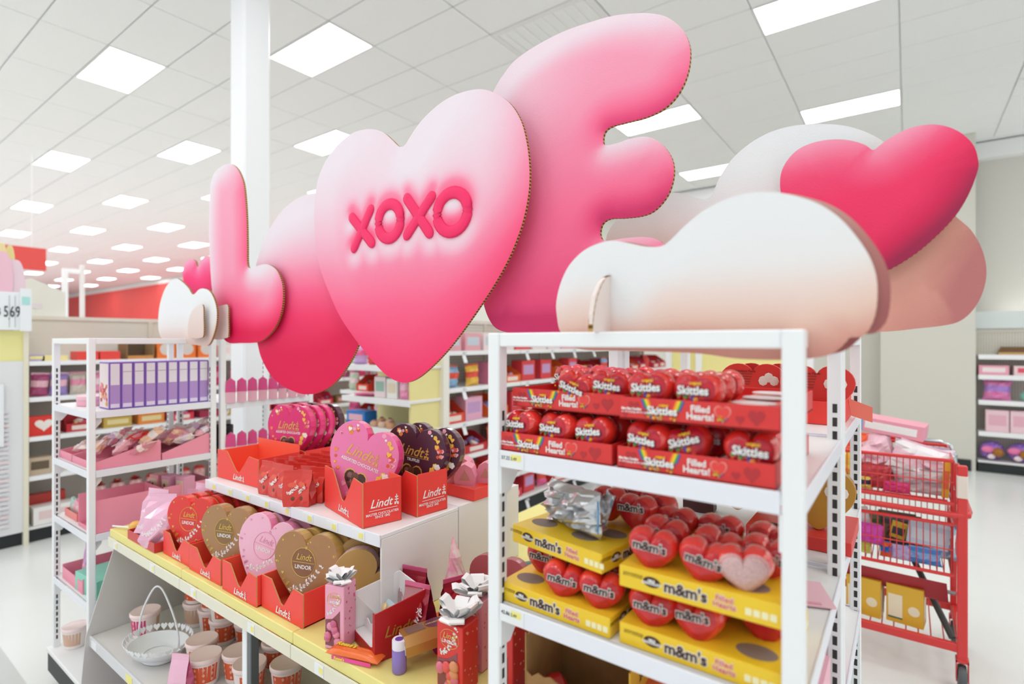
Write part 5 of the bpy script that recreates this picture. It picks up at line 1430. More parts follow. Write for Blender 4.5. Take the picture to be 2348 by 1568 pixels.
# fourth shelf
tall_tray('pink tray on the fourth left shelf', (LX + .2, LY + .02, LZ4 + .001), .26, .25, .06, front=.8)
t = thing('candy_bag', 'tall lilac patterned bag standing in the fourth-shelf pink tray', 'candy bag', (LX + .2, LY + .07, LZ4 + .006), rot=(0, .12, .4))
pillow('pouch', .05, .15, .03, [C('#cf9ac8', .3), C('#e9b9c9', .3)], t, seed=3, nx=8, nz=10, crump=.1, band=(.2, .5), smooth=False)
MB().box(-.022, .022, -.001, .001, .148, .162).build('seal', C('#b98ac0', .3), t)
mb_ = thing('mint_box', 'mint green carton at the near corner of the fourth left shelf', 'carton', (LX + .33, LY + .025, LZ4 + .001), .08)
MB().rbox(-.085, .115, 0, .2, 0, .075, .002).build('box', C('#86d3bd', .4), mb_)
MB().box(.1155, .1162, .07, .09, .015, .02).build('printed_mark', C('#4a8f7e', .5), mb_)
for i in range(4):
    t = thing('candy_box', 'small violet patterned box in the row on the fourth left shelf', 'candy box', (LX + .41, LY + .23 + i * .05, LZ4 + .001), 0, 'violet boxes on the fourth left shelf')
    MB().rbox(-.03, .03, -.022, .022, 0, .1, .001).build('box', mat('violet_check', '#9a6cc0', .4, col2='#c9a3d8', scale=70), t)
    MB().box(.03, .0308, -.016, .016, .06, .085).build('label_card', C('#e6d4ea', .5), t)
tg = dup(T0, (LX + .076, LY + .064, .166), 1.0, 'frosted icing tub alone on the base deck of the left rack', 'icing tub on the left rack')
# back left rack: clear pink packs on its end face
gk = 'pink packs on the rear left rack'
def pack(label, loc, rz):
    t = thing('pink_pack', label, 'candy pack', loc, rz, gk)
    MB().prism([(-.02, 0), (.02, 0), (.02, .05), (.013, .075), (-.013, .075), (-.02, .05)], -.036, 0).build('clear_cup', C('#eab6c6', .2), t, (0, .0, 0))
    MB().prism([(-.022, .05), (.022, .05), (.019, .1), (.0, .115), (-.019, .1)], -.037, .001).build('header_card', C('#dc4f8e', .4), t)
    return t
for k, zz in enumerate((1.216, .961)):
    for i in range(8):
        L = ['pink topped clear pack in the row on the upper rear left shelf', 'pink topped clear pack in the row on the lower rear left shelf'][k]
        if k == 0 and i == 0: p0 = pack(L, (XE - .02, LY + RACK_D + .075 + i * .052, zz), PI / 2 - .5)
        else: dup(p0, (XE - .02, LY + RACK_D + .075 + i * .052, zz), PI / 2 - .5, L, gk)
for i in range(2):
    t = thing('mug', ['black mug beside the pink packs on the rear left rack', 'beige round mug beside the pink packs on the rear left rack'][i], 'mug', (XE - .16 - .12 * i, LY + RACK_D + .1 - .03 * i, .961 + .0), 0)
    MB().lathe([(.035, 0), (.045, .01), (.05, .09), (.05, .13), (.047, .13), (.046, .1), (.03, .02), (.001, .02)], 22, cap=False).build('body', C(('#2c2a2c', '#d8cbc2')[i], .4), t, smooth='auto')
    MB().tube([(.05, 0, .11), (.07, 0, .105), (.075, 0, .08), (.066, 0, .055), (.05, 0, .05)], .006, 8).build('handle', C(('#2c2a2c', '#d8cbc2')[i], .4), t, smooth=True)

# ------------------------------------------------------------------ background gondolas
PEG = mat('pegboard_beige', '#cfc8bd', .7)
PEGD = mat('pegboard_hole', '#8d857a', .8)
def peg_material():
    m = mat('pegboard', '#d8d3c8', .7)
    nt = m.node_tree; b_ = nt.nodes['Principled BSDF']
    tc = nt.nodes.new('ShaderNodeTexCoord'); mp = nt.nodes.new('ShaderNodeMapping'); vo = nt.nodes.new('ShaderNodeTexVoronoi')
    vo.inputs['Randomness'].default_value = 0; vo.inputs['Scale'].default_value = 40
    rp = nt.nodes.new('ShaderNodeValToRGB'); rp.color_ramp.elements[0].position = .16; rp.color_ramp.elements[1].position = .24
    rp.color_ramp.elements[0].color = (*lin('#8d857a'), 1); rp.color_ramp.elements[1].color = (*lin('#dcd7cc'), 1)
    nt.links.new(tc.outputs['Object'], mp.inputs['Vector']); nt.links.new(mp.outputs['Vector'], vo.inputs['Vector'])
    nt.links.new(vo.outputs['Distance'], rp.inputs['Fac']); nt.links.new(rp.outputs['Color'], b_.inputs['Base Color'])
    return m
PEGM = peg_material()
def gondola(label, loc, rz, length, shelves, top, depth=.36, base_h=.1, bay=.92, rail=.03):
    """shelving run along local x, faces -y; the back board stands at y=depth"""
    t = thing('gondola', label, 'shelving', loc, rz)
    MB().box(0, length, depth, depth + .05, 0, top).build('back_board', PEGM, t)
    MB().box(0, length, depth - .012, depth + .062, top, top + .03).build('top_cap', C('#e2ddd2', .5), t)
    MB().box(0, length, .03, depth, 0, base_h).build('plinth', BLACK, t)
    nb = max(1, round(length / bay)); q = length / nb
    for z in shelves:
        for k in range(nb):
            s = MB().rbox(k * q + .004, (k + 1) * q - .004, .0, depth, z - .02, z, .002).build('shelf', WHITE2, t)
            MB().rbox(k * q + .004, (k + 1) * q - .004, -.006, 0, z - rail, z + .003, .001).build('price_rail', WHITE, s)
    MB().box(0, length, 0, depth, base_h, base_h + .02).build('base_deck', WHITE2, t)
    for k in range(nb + 1):
        MB().box(max(0, k * q - .015), min(length, k * q + .015), depth - .012, depth, base_h, top).build('upright', C('#d9d3c6', .5), t)
    return t
W2 = lambda t, x, y, z: tuple(t.matrix_basis @ Vector((x, y, z)))
RC = random.Random(11)
def box_item(label, p, rz, w_, h_, d_, col, group, name='candy_box', cat='candy box', deco=None):
    t = thing(name, label, cat, p, rz, group)
    MB().rbox(-w_ / 2, w_ / 2, 0, d_, 0, h_, .0015).build('box', C(col, .45), t)
    if deco == 'heart':
        MB().prism([(x, z + h_ * .2) for x, z in heart2(w_ * .55, h_ * .6, 20)], -.001, 0).build('heart_window', C('#f3ece6', .4), t)
    elif deco == 'oval':
        MB().lathe([(min(w_, h_) * .36, 0), (.0004, .0008)], 18, M=Matrix.Translation((0, 0, h_ * .55)) @ Matrix.Rotation(PI / 2, 4, 'X'), cap=False).build('picture_print', C('#dcd2cc', .45), t)
    elif deco:
        MB().box(-w_ * .38, w_ * .38, -.001, 0, h_ * .3, h_ * .78).build('label_panel', C(deco, .45), t)
    return t
def bag_item(label, p, rz, w_, h_, cols, group, seed):
    t = thing('candy_bag', label, 'candy bag', p, rot=(RC.uniform(-.15, .05), RC.uniform(-.1, .1), rz), group=group)
    pillow('pouch', w_, h_, w_ * .45, [C(cols[0], .3), C(cols[1], .3)], t, (0, w_ * .2, 0), seed=seed, nx=6, nz=7, crump=.25, band=(.32, .66))
    MB().box(-w_ * .45, w_ * .45, w_ * .2 - .001, w_ * .2 + .001, h_ * .97, h_ * 1.07).build('seal', C(cols[1], .3), t)
    return t
def tray_item(label, p, rz, w_, h_, d_, col, ccols, group, n=7, flag=True):
    t = thing('candy_tray', label, 'tray', p, rz, group)
    m = C(col, .45)
    MB().box(-w_ / 2, w_ / 2, 0, .004, 0, h_ * .45).build('front_panel', m, t)
    for s in (-1, 1): MB().prism([(0, 0), (d_, 0), (d_, h_), (d_ * .5, h_), (0, h_ * .45)], -.002, .002, M=Matrix.Translation((s * (w_ / 2 - .002), 0, 0)) @ Matrix.Rotation(PI / 2, 4, 'Z')).build('side_panel', m, t)
    MB().box(-w_ / 2, w_ / 2, d_ - .004, d_, 0, h_).build('back_panel', m, t)
    MB().box(-w_ * .3, w_ * .3, -.001, 0, h_ * .1, h_ * .34).build('label_panel', C('#f3e3dc', .45), t)
    for i in range(n):
        x = RC.uniform(-w_ * .36, w_ * .36); y = RC.uniform(.03, d_ * .6); z = h_ * RC.uniform(.3, .55)
        b_ = MB(); s = w_ * RC.uniform(.1, .16)
        b_.ball((0, 0, 0), s, 7, 0, (RC.uniform(.8, 1.6), .8, RC.uniform(.5, .8)))
        b_.build('wrapped_candy', C(RC.choice(ccols), .3), t, (x, y, z), (RC.uniform(-.6, .6), RC.uniform(-.6, .6), RC.uniform(0, 3)))
    return t
PK = ['#e85f93', '#f29bb7', '#d9386b', '#f6c3d2', '#c2447a', '#f7dde2']
RD = ['#dc3a34', '#c92c36', '#e8503a', '#e23b52']
MX = ['#dc3a34', '#f0803a', '#f3c350', '#c9a3d8', '#9a84c4', '#f7e3da', '#e85f93', '#8fb5d9']

# far left gondola, runs along y, faces +x
GA = gondola('beige pegboard gondola of pink sweets beyond the left rack', (-5.26, 1.09, 0), PI / 2, 3.7, [1.353, 1.082, .787, .493], 1.68, .36, .1, .925)
def onGA(u, d, z): return W2(GA, u, d, z)
bpy.context.view_layer.update()
ga = 'goods on the far left gondola'
for u, w_, h_, c0, dc, lb in [(.06, .1, .05, '#b9a5cf', '#f2eaa0', 'lilac and yellow flat box at the left of the top far shelf'), (.17, .16, .04, '#efe2a0', None, 'pale yellow flat box on the top far shelf'), (.38, .14, .07, '#e8463f', None, 'red box on the top far shelf'), (.53, .14, .07, '#e8463f', None, 'second red box on the top far shelf, nearer the open carton')]:
    box_item(lb, onGA(u, .06, 1.354), PI / 2, w_, h_, .18, c0, ga, deco=dc)
oc = thing('open_carton', 'dark open brown carton on the top far shelf', 'carton', onGA(.75, .06, 1.354), PI / 2)
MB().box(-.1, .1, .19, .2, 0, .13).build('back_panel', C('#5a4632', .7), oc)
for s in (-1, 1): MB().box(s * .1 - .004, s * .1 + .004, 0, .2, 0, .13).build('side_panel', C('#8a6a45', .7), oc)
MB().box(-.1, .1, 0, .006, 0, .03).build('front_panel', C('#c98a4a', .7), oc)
for i in range(3): box_item(ORD[i] + ' orange box with a pale oval picture right of the open carton', onGA(.95 + i * .17, .06, 1.354), PI / 2, .15, .15, .15, '#f07a30', ga, deco='oval')
for i in range(3): box_item(ORD[i] + ' white box after the orange boxes on the top far shelf', onGA(1.46 + i * .12, .06, 1.354), PI / 2, .11, .12, .12, '#f1ebe8', ga, deco='#f6d9d9')
for i in range(7): box_item('red box with a white heart outline, %s along the top far shelf' % ORD[i], onGA(1.84 + i * .17, .06, 1.354), PI / 2, .16, .15, .12, '#e5403c', ga, deco='heart')
for i, (u, c0) in enumerate([(.08, '#b5517e'), (.2, '#a78fd0'), (.33, '#d9cfc0'), (.46, '#ec9db8'), (.58, '#f2b9c8')]):
    bag_item(['plum bag of sweets at the left of the second far shelf', 'lilac edged bag of sweets on the second far shelf', 'cream bag of sweets on the second far shelf', 'pink bag of sweets on the second far shelf', 'pale pink bag of sweets on the second far shelf'][i], onGA(u, .08, 1.083), PI / 2, .12, .17, (c0, RC.choice(PK)), ga, i)
for i in range(20): bag_item('pink bag of sweets further along the second far shelf, %s in line' % ORD[i], onGA(.75 + i * .14, .08 + RC.uniform(0, .05), 1.083), PI / 2, .12, RC.uniform(.14, .2), (RC.choice(PK), RC.choice(PK)), ga, i + 9)
box_item('red chocolate box with a large white heart on the third far shelf', onGA(.1, .04, .788), PI / 2, .2, .15, .06, '#e2382f', ga, deco='heart')
for i in range(13):
    c0 = RC.choice(['#c9a84e', '#d5335a', '#a83050', '#e88a3a', '#8a6a3a', '#e0556e'])
    if i % 3: box_item('flat assorted box, %s along the third far shelf' % ORD[i], onGA(.34 + i * .25, .08, .788), PI / 2, .2, RC.uniform(.05, .1), .16, c0, ga, deco=RC.choice([None, '#e9d9a0', '#e3a0b0']))
    else: tray_item('crimson tray of sweets, %s along the third far shelf' % ORD[i], onGA(.34 + i * .25, .08, .788), PI / 2, .2, .14, .18, RC.choice(RD), MX, ga, 6)
for i in range(12):
    c0 = RC.choice(['#d9c9a0', '#cdb9a0', '#e7dcc8'])
    if i < 4: box_item(ORD[i] + ' cream box with a dark picture on the fourth far shelf', onGA(.08 + i * .16, .05, .494), PI / 2, .14, .13, .12, c0, ga, deco='#6a5a48')
    else: bag_item('pink and orange bag, %s along the fourth far shelf' % ORD[i], onGA(.1 + i * .2, .08, .494), PI / 2, .14, .18, (RC.choice(PK + ['#f0803a']), RC.choice(PK)), ga, i)
box_item('white framed valentine tray at the left of the bottom far shelf', onGA(.16, .0, .122), PI / 2, .26, .13, .14, '#f3efec', ga, deco='#e9d0d0')
box_item('red backed valentine box behind the white framed tray', onGA(.14, .16, .122), PI / 2, .24, .2, .06, '#c9423a', ga)
for i in range(8):
    t = thing('gift_cup', ('patterned pink cup with a red bow, %s on the bottom far shelf' if i < 3 else 'patterned pink cup with a red lid, %s on the bottom far shelf') % ORD[i], 'cup', onGA(.46 + i * .13, .1, .122), 0, ga)
    MB().lathe([(.04, 0), (.052, .2), (.048, .2), (.038, .01)], 16, cap=False).build('cup', mat('cup_print', '#e9c0bd', .4, col2='#c98a8a', scale=35), t, smooth='auto')
    bow(t, (0, 0, .2), .04, i, C('#c9382f', .4)) if i < 3 else MB().lathe([(.05, .2), (.03, .22), (.001, .225)], 14, cap=False).build('lid', C('#c9382f', .4), t)
for i in range(7): box_item(ORD[i] + ' wide pink box past the cups on the bottom far shelf', onGA(1.6 + i * .28, .06, .122), PI / 2, .24, RC.uniform(.12, .2), .18, RC.choice(PK), ga, deco='#f3dede')

# endcap with the price sign at the far left edge
ec = thing('endcap_display', 'white and yellow end display with a price sign at the left edge', 'display', (-5.25, .62, 0), PI / 2)
MB().box(-.75, .44, .0, .34, .1, 1.36).build('body', C('#e6e7e9', .5), ec)
MB().box(-.75, .455, .01, .34, 1.361, 1.583).build('yellow_panel', C('#efe9a0', .5), ec)
MB().box(.44, .47, -.01, .36, 0, 1.58).build('edge_post', C('#e9e4cf', .5), ec)
MB().box(-.75, .44, .03, .34, 0, .1).build('plinth', BLACK, ec)
for i in range(26):
    MB().box(-.75, .36, -.014, 0, .16 + i * .033, .178 + i * .033).build('paper_sheet', C(['#e9e3e6', '#e0dfe4', '#ecdadd', '#dcdde2'][i % 4], .6), ec)
MB().box(-.3, .33, -.03, -.014, .75, 1.2).build('white_card', C('#eef1f4', .5), ec)
ps = thing('price_sign', 'white flip-digit price sign on top of the end display', 'price sign', (-5.2, .62, 1.585), PI / 2)
MB().rbox(-.75, .42, 0, .03, 0, .275, .004).build('board', C('#eef3f5', .45), ps)
for d, xx in (('$', .30), ('5', .337), ('.', .353), ('6', .37), ('9', .401)):
    txt(d, .11 if d not in '$.' else .07, INK, ps, (xx, -.004, .13 if d != '.' else .1), bold=.001, name='digit', sx=.5)
for xx in (.355, .386): MB().box(xx - .002, xx + .002, -.003, 0, .02, .25).build('digit_gap', C('#b9c0c4', .5), ps)
cdx = thing('tag_card', 'white tag card with a turquoise patch on the price sign', 'card', (-5.19, 1.06, 1.58), PI / 2)
MB().box(-.03, .035, -.004, 0, 0, .31).build('card', C('#eef2f6', .5), cdx)
MB().box(-.02, .025, -.006, -.004, .19, .25).build('turquoise_patch', C('#aee3de', .5), cdx)
def tulip(name, label, loc, cols, s):
    t = thing(name, label, 'cardboard flower', loc, PI / 2)
    for k, (dx, h_, c0) in enumerate(cols):
        pts = smooth_loop([(dx - .1 * s, 0), (dx - .12 * s, h_ * .5), (dx - .07 * s, h_ * .93), (dx, h_), (dx + .07 * s, h_ * .93), (dx + .12 * s, h_ * .5), (dx + .1 * s, 0)], 5)
        MB().prism(pts, .012 * k, .012 * k + .008).build('petal', C(c0, .6), t)
tulip('cardboard_flower', 'pink cardboard tulip on top of the price sign', (-5.22, .84, 1.86), [(-.0, .32, '#f291ad'), (.1, .29, '#f0c3d3'), (.17, .24, '#ecd3de')], .5)
tulip('cardboard_flower', 'small yellow cardboard tulip rising above the pink one', (-5.3, .955, 2.03), [(0, .19, '#efe1a8'), (.045, .18, '#eadf9c')], .22)
hs = thing('header_board', 'cream house-shaped header board on the far gondola', 'sign board', (-5.66, 1.19, 1.712), PI / 2)
MB().prism([(-.4, 0), (.22, 0), (.22, .2), (0, .3), (-.4, .16)], 0, .02).build('board', C('#e9eae2', .6), hs)
MB().box(-.03, .07, -.004, 0, .06, .1).build('taped_note', C('#e6dfe6', .5), hs)
gp_ = thing('sign_frame', 'white tubular sign frame rising beyond the far gondola', 'sign frame', (-9.5, 2.36, 0), PI / 2)
MB().rbox(-.03, .03, -.03, .03, 0, 2.53, .004).build('post', WHITE, gp_)
MB().rbox(.03, .17, -.03, .03, 2.47, 2.53, .004).build('arm', WHITE, gp_)
MB().rbox(.17, .22, -.03, .03, 0, 2.6, .004).build('post', C('#e8e3e2', .4), gp_)

# centre gondola, runs along y at x=-2.7, faces +x
GB = gondola('long gondola of red candy trays behind the centre island', (-2.72, 2.9, 0), PI / 2, 4.6, [1.43, 1.152, .885, .63, .37], 1.66, .40, .12, .92)
bpy.context.view_layer.update()
def onGB(u, d, z): return W2(GB, u, d, z)
gbk = 'goods on the centre gondola'
for k, z in enumerate((1.43, 1.152, .885, .63, .37, .142)):
    u = .12; iu = -1
    while u < 4.5:
        iu += 1
        w_ = RC.uniform(.2, .28)
        q = RC.random()
        nm = ('top', 'second', 'third', 'fourth', 'fifth', 'bottom')[k]
        if k == 0: box_item('patterned box, %s along the top shelf of the centre gondola' % ORD[iu], onGB(u, .06, z + .001), PI / 2, w_ * .9, RC.uniform(.11, .17), .2, RC.choice(['#f0dfe0', '#e8a9b4', '#e5555a', '#f2c9cf']), gbk, deco=RC.choice(['#e0424a', '#e88aa0', '#c9d3de']))
        elif q < .62: tray_item('red tray of wrapped sweets, %s along the %s shelf of the centre gondola' % (ORD[iu], nm), onGB(u, .03, z + .001), PI / 2, w_, RC.uniform(.13, .17), .28, RC.choice(RD + ['#ee6a2c']), MX, gbk, 7)
        elif q < .82: bag_item('bright bag of sweets, %s along the %s shelf of the centre gondola' % (ORD[iu], nm), onGB(u, .05, z + .001), PI / 2, w_ * .7, .16, (RC.choice(MX), RC.choice(RD)), gbk, int(u * 10))
        else: box_item('pink valentine box, %s along the %s shelf of the centre gondola' % (ORD[iu], nm), onGB(u, .05, z + .001), PI / 2, w_ * .75, .18, .12, RC.choice(['#eeb3cd', '#e0424a', '#e98aae']), gbk, deco='#c9a0d0')
        u += w_ + .02
for k, z in enumerate((1.43, 1.152, .885, .12)):
    for i in range(6):
        t = thing('shelf_flag', 'small white price flag, %s from the near end, clipped under the %s centre gondola shelf' % (ORD[i], ('top', 'second', 'third', 'bottom')[k]), 'price flag', onGB(.18 + i * .42, -.02, z - .09), PI / 2, 'price flags on the centre gondola')
        MB().rbox(-.02, .02, -.006, 0, 0, .075, .002).build('flag', WHITE, t, (0, 0, 0), (-.35, .0, 0))
        MB().box(-.012, .012, -.002, .01, .07, .085).build('clip', C('#d9dcdf', .4), t)
# endcap of the centre gondola, faces -y
eB = thing('endcap_display', 'yellow backed endcap with white shelves on the centre gondola', 'display', (-3.46, 2.54, 0))
MB().box(0, .72, .33, .36, 0, 1.66).build('back_board', C('#f0e6a6', .5), eB)
MB().box(.70, .72, .02, .33, .12, 1.42).build('side_panel', C('#efe4a0', .5), eB)
MB().box(.72, .76, .3, .36, 0, 1.66).build('corner_post', C('#f1eee6', .5), eB)
MB().box(0, .72, .02, .33, 0, .12).build('plinth', BLACK, eB)
for z in (1.33, 1.095, .88, .6, .3):
    s = MB().rbox(-.01, .735, 0, .33, z - .02, z, .002).build('shelf', WHITE2, eB)
    MB().rbox(-.012, .737, -.006, 0, z - .04, z + .003, .001).build('price_rail', WHITE, s)
ge = 'goods on the yellow endcap'
def onE(u, d, z): return (-3.46 + u, 2.54 + d, z)
box_item('white floral box with green dots on the yellow endcap', onE(.36, .05, 1.096), .1, .11, .15, .06, '#f3e1e4', ge, deco='#9ac0b0')
box_item('white sugar bag shaped box on the yellow endcap', onE(.5, .04, 1.096), .1, .1, .14, .06, '#efeeea', ge, deco='#e6d9c0')
bag_item('shiny pink foil bag on the yellow endcap', onE(.61, .05, 1.096), .2, .1, .15, ('#f09ac0', '#f5c0d8'), ge, 3)
pd = thing('pink_plate', 'flat hot pink plate on the yellow endcap shelf', 'plate', onE(.17, .1, 1.096), 0)
MB().lathe([(.1, 0), (.14, .012), (.135, .014), (.1, .004), (.001, .004)], 26, M=Matrix.Diagonal((1, .6, 1, 1)), cap=False).build('dish', C('#ee4f92', .4), pd, smooth='auto')
MB().lathe([(.08, 0), (.08, .004)], 22, M=Matrix.Diagonal((1, .6, 1, 1))).build('foot', C('#d93f80', .4), pd)
bb = box_item('blue carton of cookies on the second shelf of the yellow endcap', onE(.12, .02, .881), .05, .2, .1, .12, '#2f7fd0', ge, deco='#f0b9c8')
for i in range(5):
    t = thing('cookie', ORD[i] + ' tan frosted cookie right of the blue carton', 'cookie', onE(.29 + .045 * i, .06 + .03 * (i % 2), .881 + .018 * (i % 2)), 0, 'cookies on the endcap')
    MB().lathe([(.03, 0), (.036, .012), (.032, .03), (.015, .042), (.001, .044)], 14).build('biscuit', C(['#e0b394', '#d9a37c', '#e9c9b0'][i % 3], .6), t, smooth='auto')
    MB().lathe([(.016, .04), (.012, .048), (.001, .05)], 10, cap=False).build('topping', C('#7a5a6a', .5), t)
for k, z in enumerate((1.33, .6, .3)):
    for i in range(4):
        bag_item('bright bag of sweets, %s from the left on the %s shelf of the yellow endcap' % (ORD[i], ('top', 'fourth', 'lowest')[k]), onE(.1 + i * .17, .06, z + .001), .1, .14, .15, (RC.choice(MX), RC.choice(MX)), ge, i + k * 5)
# shelving seen between island and endcap: dark plush and red boxes on a low aisle stand
GC = gondola('low aisle shelving of red boxes behind the pink oval', (-4.2, 3.05, 0), .0, .9, [1.30, 1.06, .83, .6, .35], 1.5, .36, .1, .9)
bpy.context.view_layer.update()
gc = 'goods on the low aisle shelving'
for k, z in enumerate((1.30, 1.06, .83, .6, .35, .122)):
    u = .1; iu = -1
    while u < .85:
        iu += 1
        w_ = RC.uniform(.14, .22)
        if RC.random() < .6: tray_item('red tray of small sweets, %s on shelf level %s of the low aisle shelving' % (ORD[iu], ('one', 'two', 'three', 'four', 'five', 'six')[k]), W2(GC, u, .03, z + .001), 0, w_, .14, .22, RC.choice(RD), MX + ['#33272a'], gc, 6)
        else: bag_item('dark and pink bag, %s on shelf level %s of the low aisle shelving' % (ORD[iu], ('one', 'two', 'three', 'four', 'five', 'six')[k]), W2(GC, u, .05, z + .001), 0, w_ * .8, .15, (RC.choice(['#3a2a30', '#e85f93', '#c9d9c0']), RC.choice(PK)), gc, int(u * 33) + k)
        u += w_ + .01
# second yellow endcap seen through the right rack
eC = thing('endcap_display', 'yellow endcap with white posts seen through the right rack', 'display', (-2.0, 5.2, 0))
MB().box(0, 1.3, .33, .36, 0, 1.62).build('back_board', C('#f4ea9e', .5), eC)
for xx in (-.03, .28, 1.27): MB().box(xx, xx + .05, .27, .33, 0, 1.64).build('post', WHITE, eC)
MB().box(0, 1.3, .02, .33, 0, .12).build('plinth', BLACK, eC)
for z in (1.02, .7, .4):
    s = MB().rbox(-.01, 1.31, 0, .33, z - .02, z, .002).build('shelf', WHITE2, eC)
    MB().rbox(-.01, 1.31, -.006, 0, z - .04, z + .003, .001).build('price_rail', WHITE, s)

# ------------------------------------------------------------------ right gondola on the back wall
GR = gondola('wall gondola of pink boxes and purple plush at the right edge', (.66, 8.2, 0), 0, 4.2, [1.352, 1.12, .829, .469], 1.62, .3, .115, .84, .05)
bpy.context.view_layer.update()
def onGR(u, d, z): return W2(GR, u, d, z)
gr = 'goods on the right wall gondola'
oc = thing('open_carton', 'long brown open carton on the top right shelf', 'carton', onGR(.52, .04, 1.353), 0)
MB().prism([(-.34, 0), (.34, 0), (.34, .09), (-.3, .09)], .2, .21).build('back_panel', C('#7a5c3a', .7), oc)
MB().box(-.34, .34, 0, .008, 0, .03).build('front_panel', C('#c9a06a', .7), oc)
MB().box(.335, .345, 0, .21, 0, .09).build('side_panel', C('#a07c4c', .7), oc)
for i in range(8): box_item(ORD[i] + ' pink and white printed box along the second right shelf', onGR(.14 + i * .3, .03, 1.121), 0, .26, .11, .16, ['#f0a9bb', '#f6d5da', '#f2bcc8'][i % 3], gr, deco='#e2566a' if i % 2 else '#f7e9ea')
bag_item('large pink and lilac bag at the left of the third right shelf', onGR(.17, .04, .83), 0, .26, .24, ('#e88ac0', '#b48ad8'), gr, 4)
t = thing('plush_toy', 'small green and red plush toy on the third right shelf', 'plush toy', onGR(.42, .08, .83))
MB().ball((0, 0, .06), .06, 12, sq=(1, .8, 1)).build('body', C('#7fb8a8', .8), t, smooth=True)
MB().ball((.02, -.02, .14), .045, 12).build('head', C('#d9565c', .8), t, smooth=True)
MB().ball((.06, -.02, .06), .03, 10).build('arm', C('#d9565c', .8), t, smooth=True)
for i in range(5):
    t = thing('plush_toy', ORD[i] + ' orange plush toy lying along the third right shelf', 'plush toy', onGR(.66 + i * .25, .1, .83), 0, gr)
    MB().ball((0, 0, .04), .07, 12, sq=(1.3, .8, .6)).build('body', C('#e8854a', .8), t, smooth=True)
    MB().ball((-.07, -.02, .06), .04, 10).build('head', C('#e8a070', .8), t, smooth=True)
for i in range(10): box_item(ORD[i] + ' pale pink lidded box in the row on the fourth right shelf', onGR(.17 + i * .21, .03, .47), 0, .2, .25, .16, '#f2cfd9', gr, deco='#e9b3c3')
for i in range(9):
    t = thing('plush_toy', ORD[i] + ' bear in a purple spotted wrap on the bottom right shelf', 'plush toy', onGR(.14 + i * .24, .09, .136), RC.uniform(-.4, .4), 'purple wrapped bears')
    MB().ball((0, .03, .11), .12, 12, sq=(1, .7, .9)).build('wrap', mat('purple_spots', '#7a4bb8', .6, col2='#b48ad8', scale=40), t, smooth=True)
    MB().ball((.02, -.05, .1), .055, 10).build('bear', C('#a8702f', .8), t, smooth=True)
    MB().ball((-.07, -.04, .13), .05, 10, sq=(1.3, .6, .8)).build('pink_ribbon', C('#ef7fb0', .5), t, smooth=True)
    MB().ball((-.04, -.05, .05), .035, 8, sq=(1.2, .6, .9)).build('white_tag', C('#f0dfe6', .5), t, smooth=True)

# ------------------------------------------------------------------ goods on the rear right rack
gq = 'heart boxes on the rear right rack'
def back_heart(label, w, h, d, face, side, loc, rot):
    t = heart_box(label, w, h, d, face, side, None, gq, back=side)
    txt('Nutrition Facts', .008, C('#7a2018', .5), t, (-w * .28, -.0012, h * .78), align='LEFT', bold=.0001)
    for k in range(5): MB().box(-w * .28, w * (.0 - .01 * k), -.001, -.0004, h * (.72 - .05 * k), h * (.735 - .05 * k)).build('text_rule', C('#8a3a2a', .5), t)
    q = MB()
    for i in range(3): q.ball((w * .24 + .012 * i - .012, -.001, h * .6 + .008 * (i % 2)), .011, 9, sq=(1, .12, 1.1))
    q.build('truffle_print', C('#f2e4d9', .4), t)
    t.location = loc; t.rotation_euler = rot
    return t
RYB = RY + RACK_D + .02
back_heart('red heart box showing its back, left one above the Skittles stack', .15, .125, .03, '#e2332b', '#dd3a34', (-.305, RYB + .2, ZA + .012), (-.05, 0, .1))
back_heart('red heart box just behind the left backward red heart', .15, .125, .03, '#d92c28', '#dd3a34', (-.285, RYB + .245, ZA + .012), (-.05, 0, .1))
back_heart('red heart box showing its back beside the right posts', .15, .125, .03, '#e2332b', '#dd3a34', (-.165, RYB + .18, ZA + .012), (-.05, 0, .05))
t = thing('chocolate_tray', 'plain red tray at the front of the rear right rack', 'tray', (-.2, RYB + .14, ZA + .001))
for a in (('front_panel', -.09, .09, 0, .003, 0, .05), ('side_panel', -.09, -.087, .003, .2, 0, .05), ('side_panel', .087, .09, .003, .2, 0, .05), ('back_panel', -.09, .09, .2, .203, 0, .05), ('base', -.087, .087, .003, .2, 0, .003)):
    MB().rbox(*a[1:], .0006).build(a[0], LR, t)
MB().prism([(0, 0), (.05, -.02), (.05, -.055), (.005, -.04)], 0, .002).build('bent_flap', C('#ef7a66', .5), t, (.09, .12, .05), (0, 0, .4))
back_heart('gold heart box showing its back, left one behind the chocolate hearts', .135, .13, .03, '#c9992f', '#b58a34', (-.33, RYB + .16, ZB + .03), (-.05, 0, .1))
back_heart('gold heart box right behind the left backward gold heart', .135, .135, .03, '#b98a2a', '#a87c2c', (-.315, RYB + .2, ZB + .03), (-.05, 0, .1))
back_heart('amber gold heart box showing its back beside the right posts', .14, .14, .03, '#c08a2c', '#a8742c', (-.155, RYB + .12, ZB + .03), (-.05, 0, .05))
t = thing('chocolate_tray', 'red lidded tray under the amber gold heart box', 'tray', (-.19, RYB + .07, ZB + .001))
MB().rbox(-.1, .1, 0, .2, 0, .028, .001).build('box', C('#dd3a34', .4), t)
MB().box(-.06, .0, .03, .045, .0282, .0288).build('slot', C('#3a1414', .6), t)
box_item('dark chocolate gift box behind the yellow trays', (-.43, RYB + .18, ZB + .001), .1, .075, .12, .05, '#4a1f1d', gq, deco='#7a3a36')
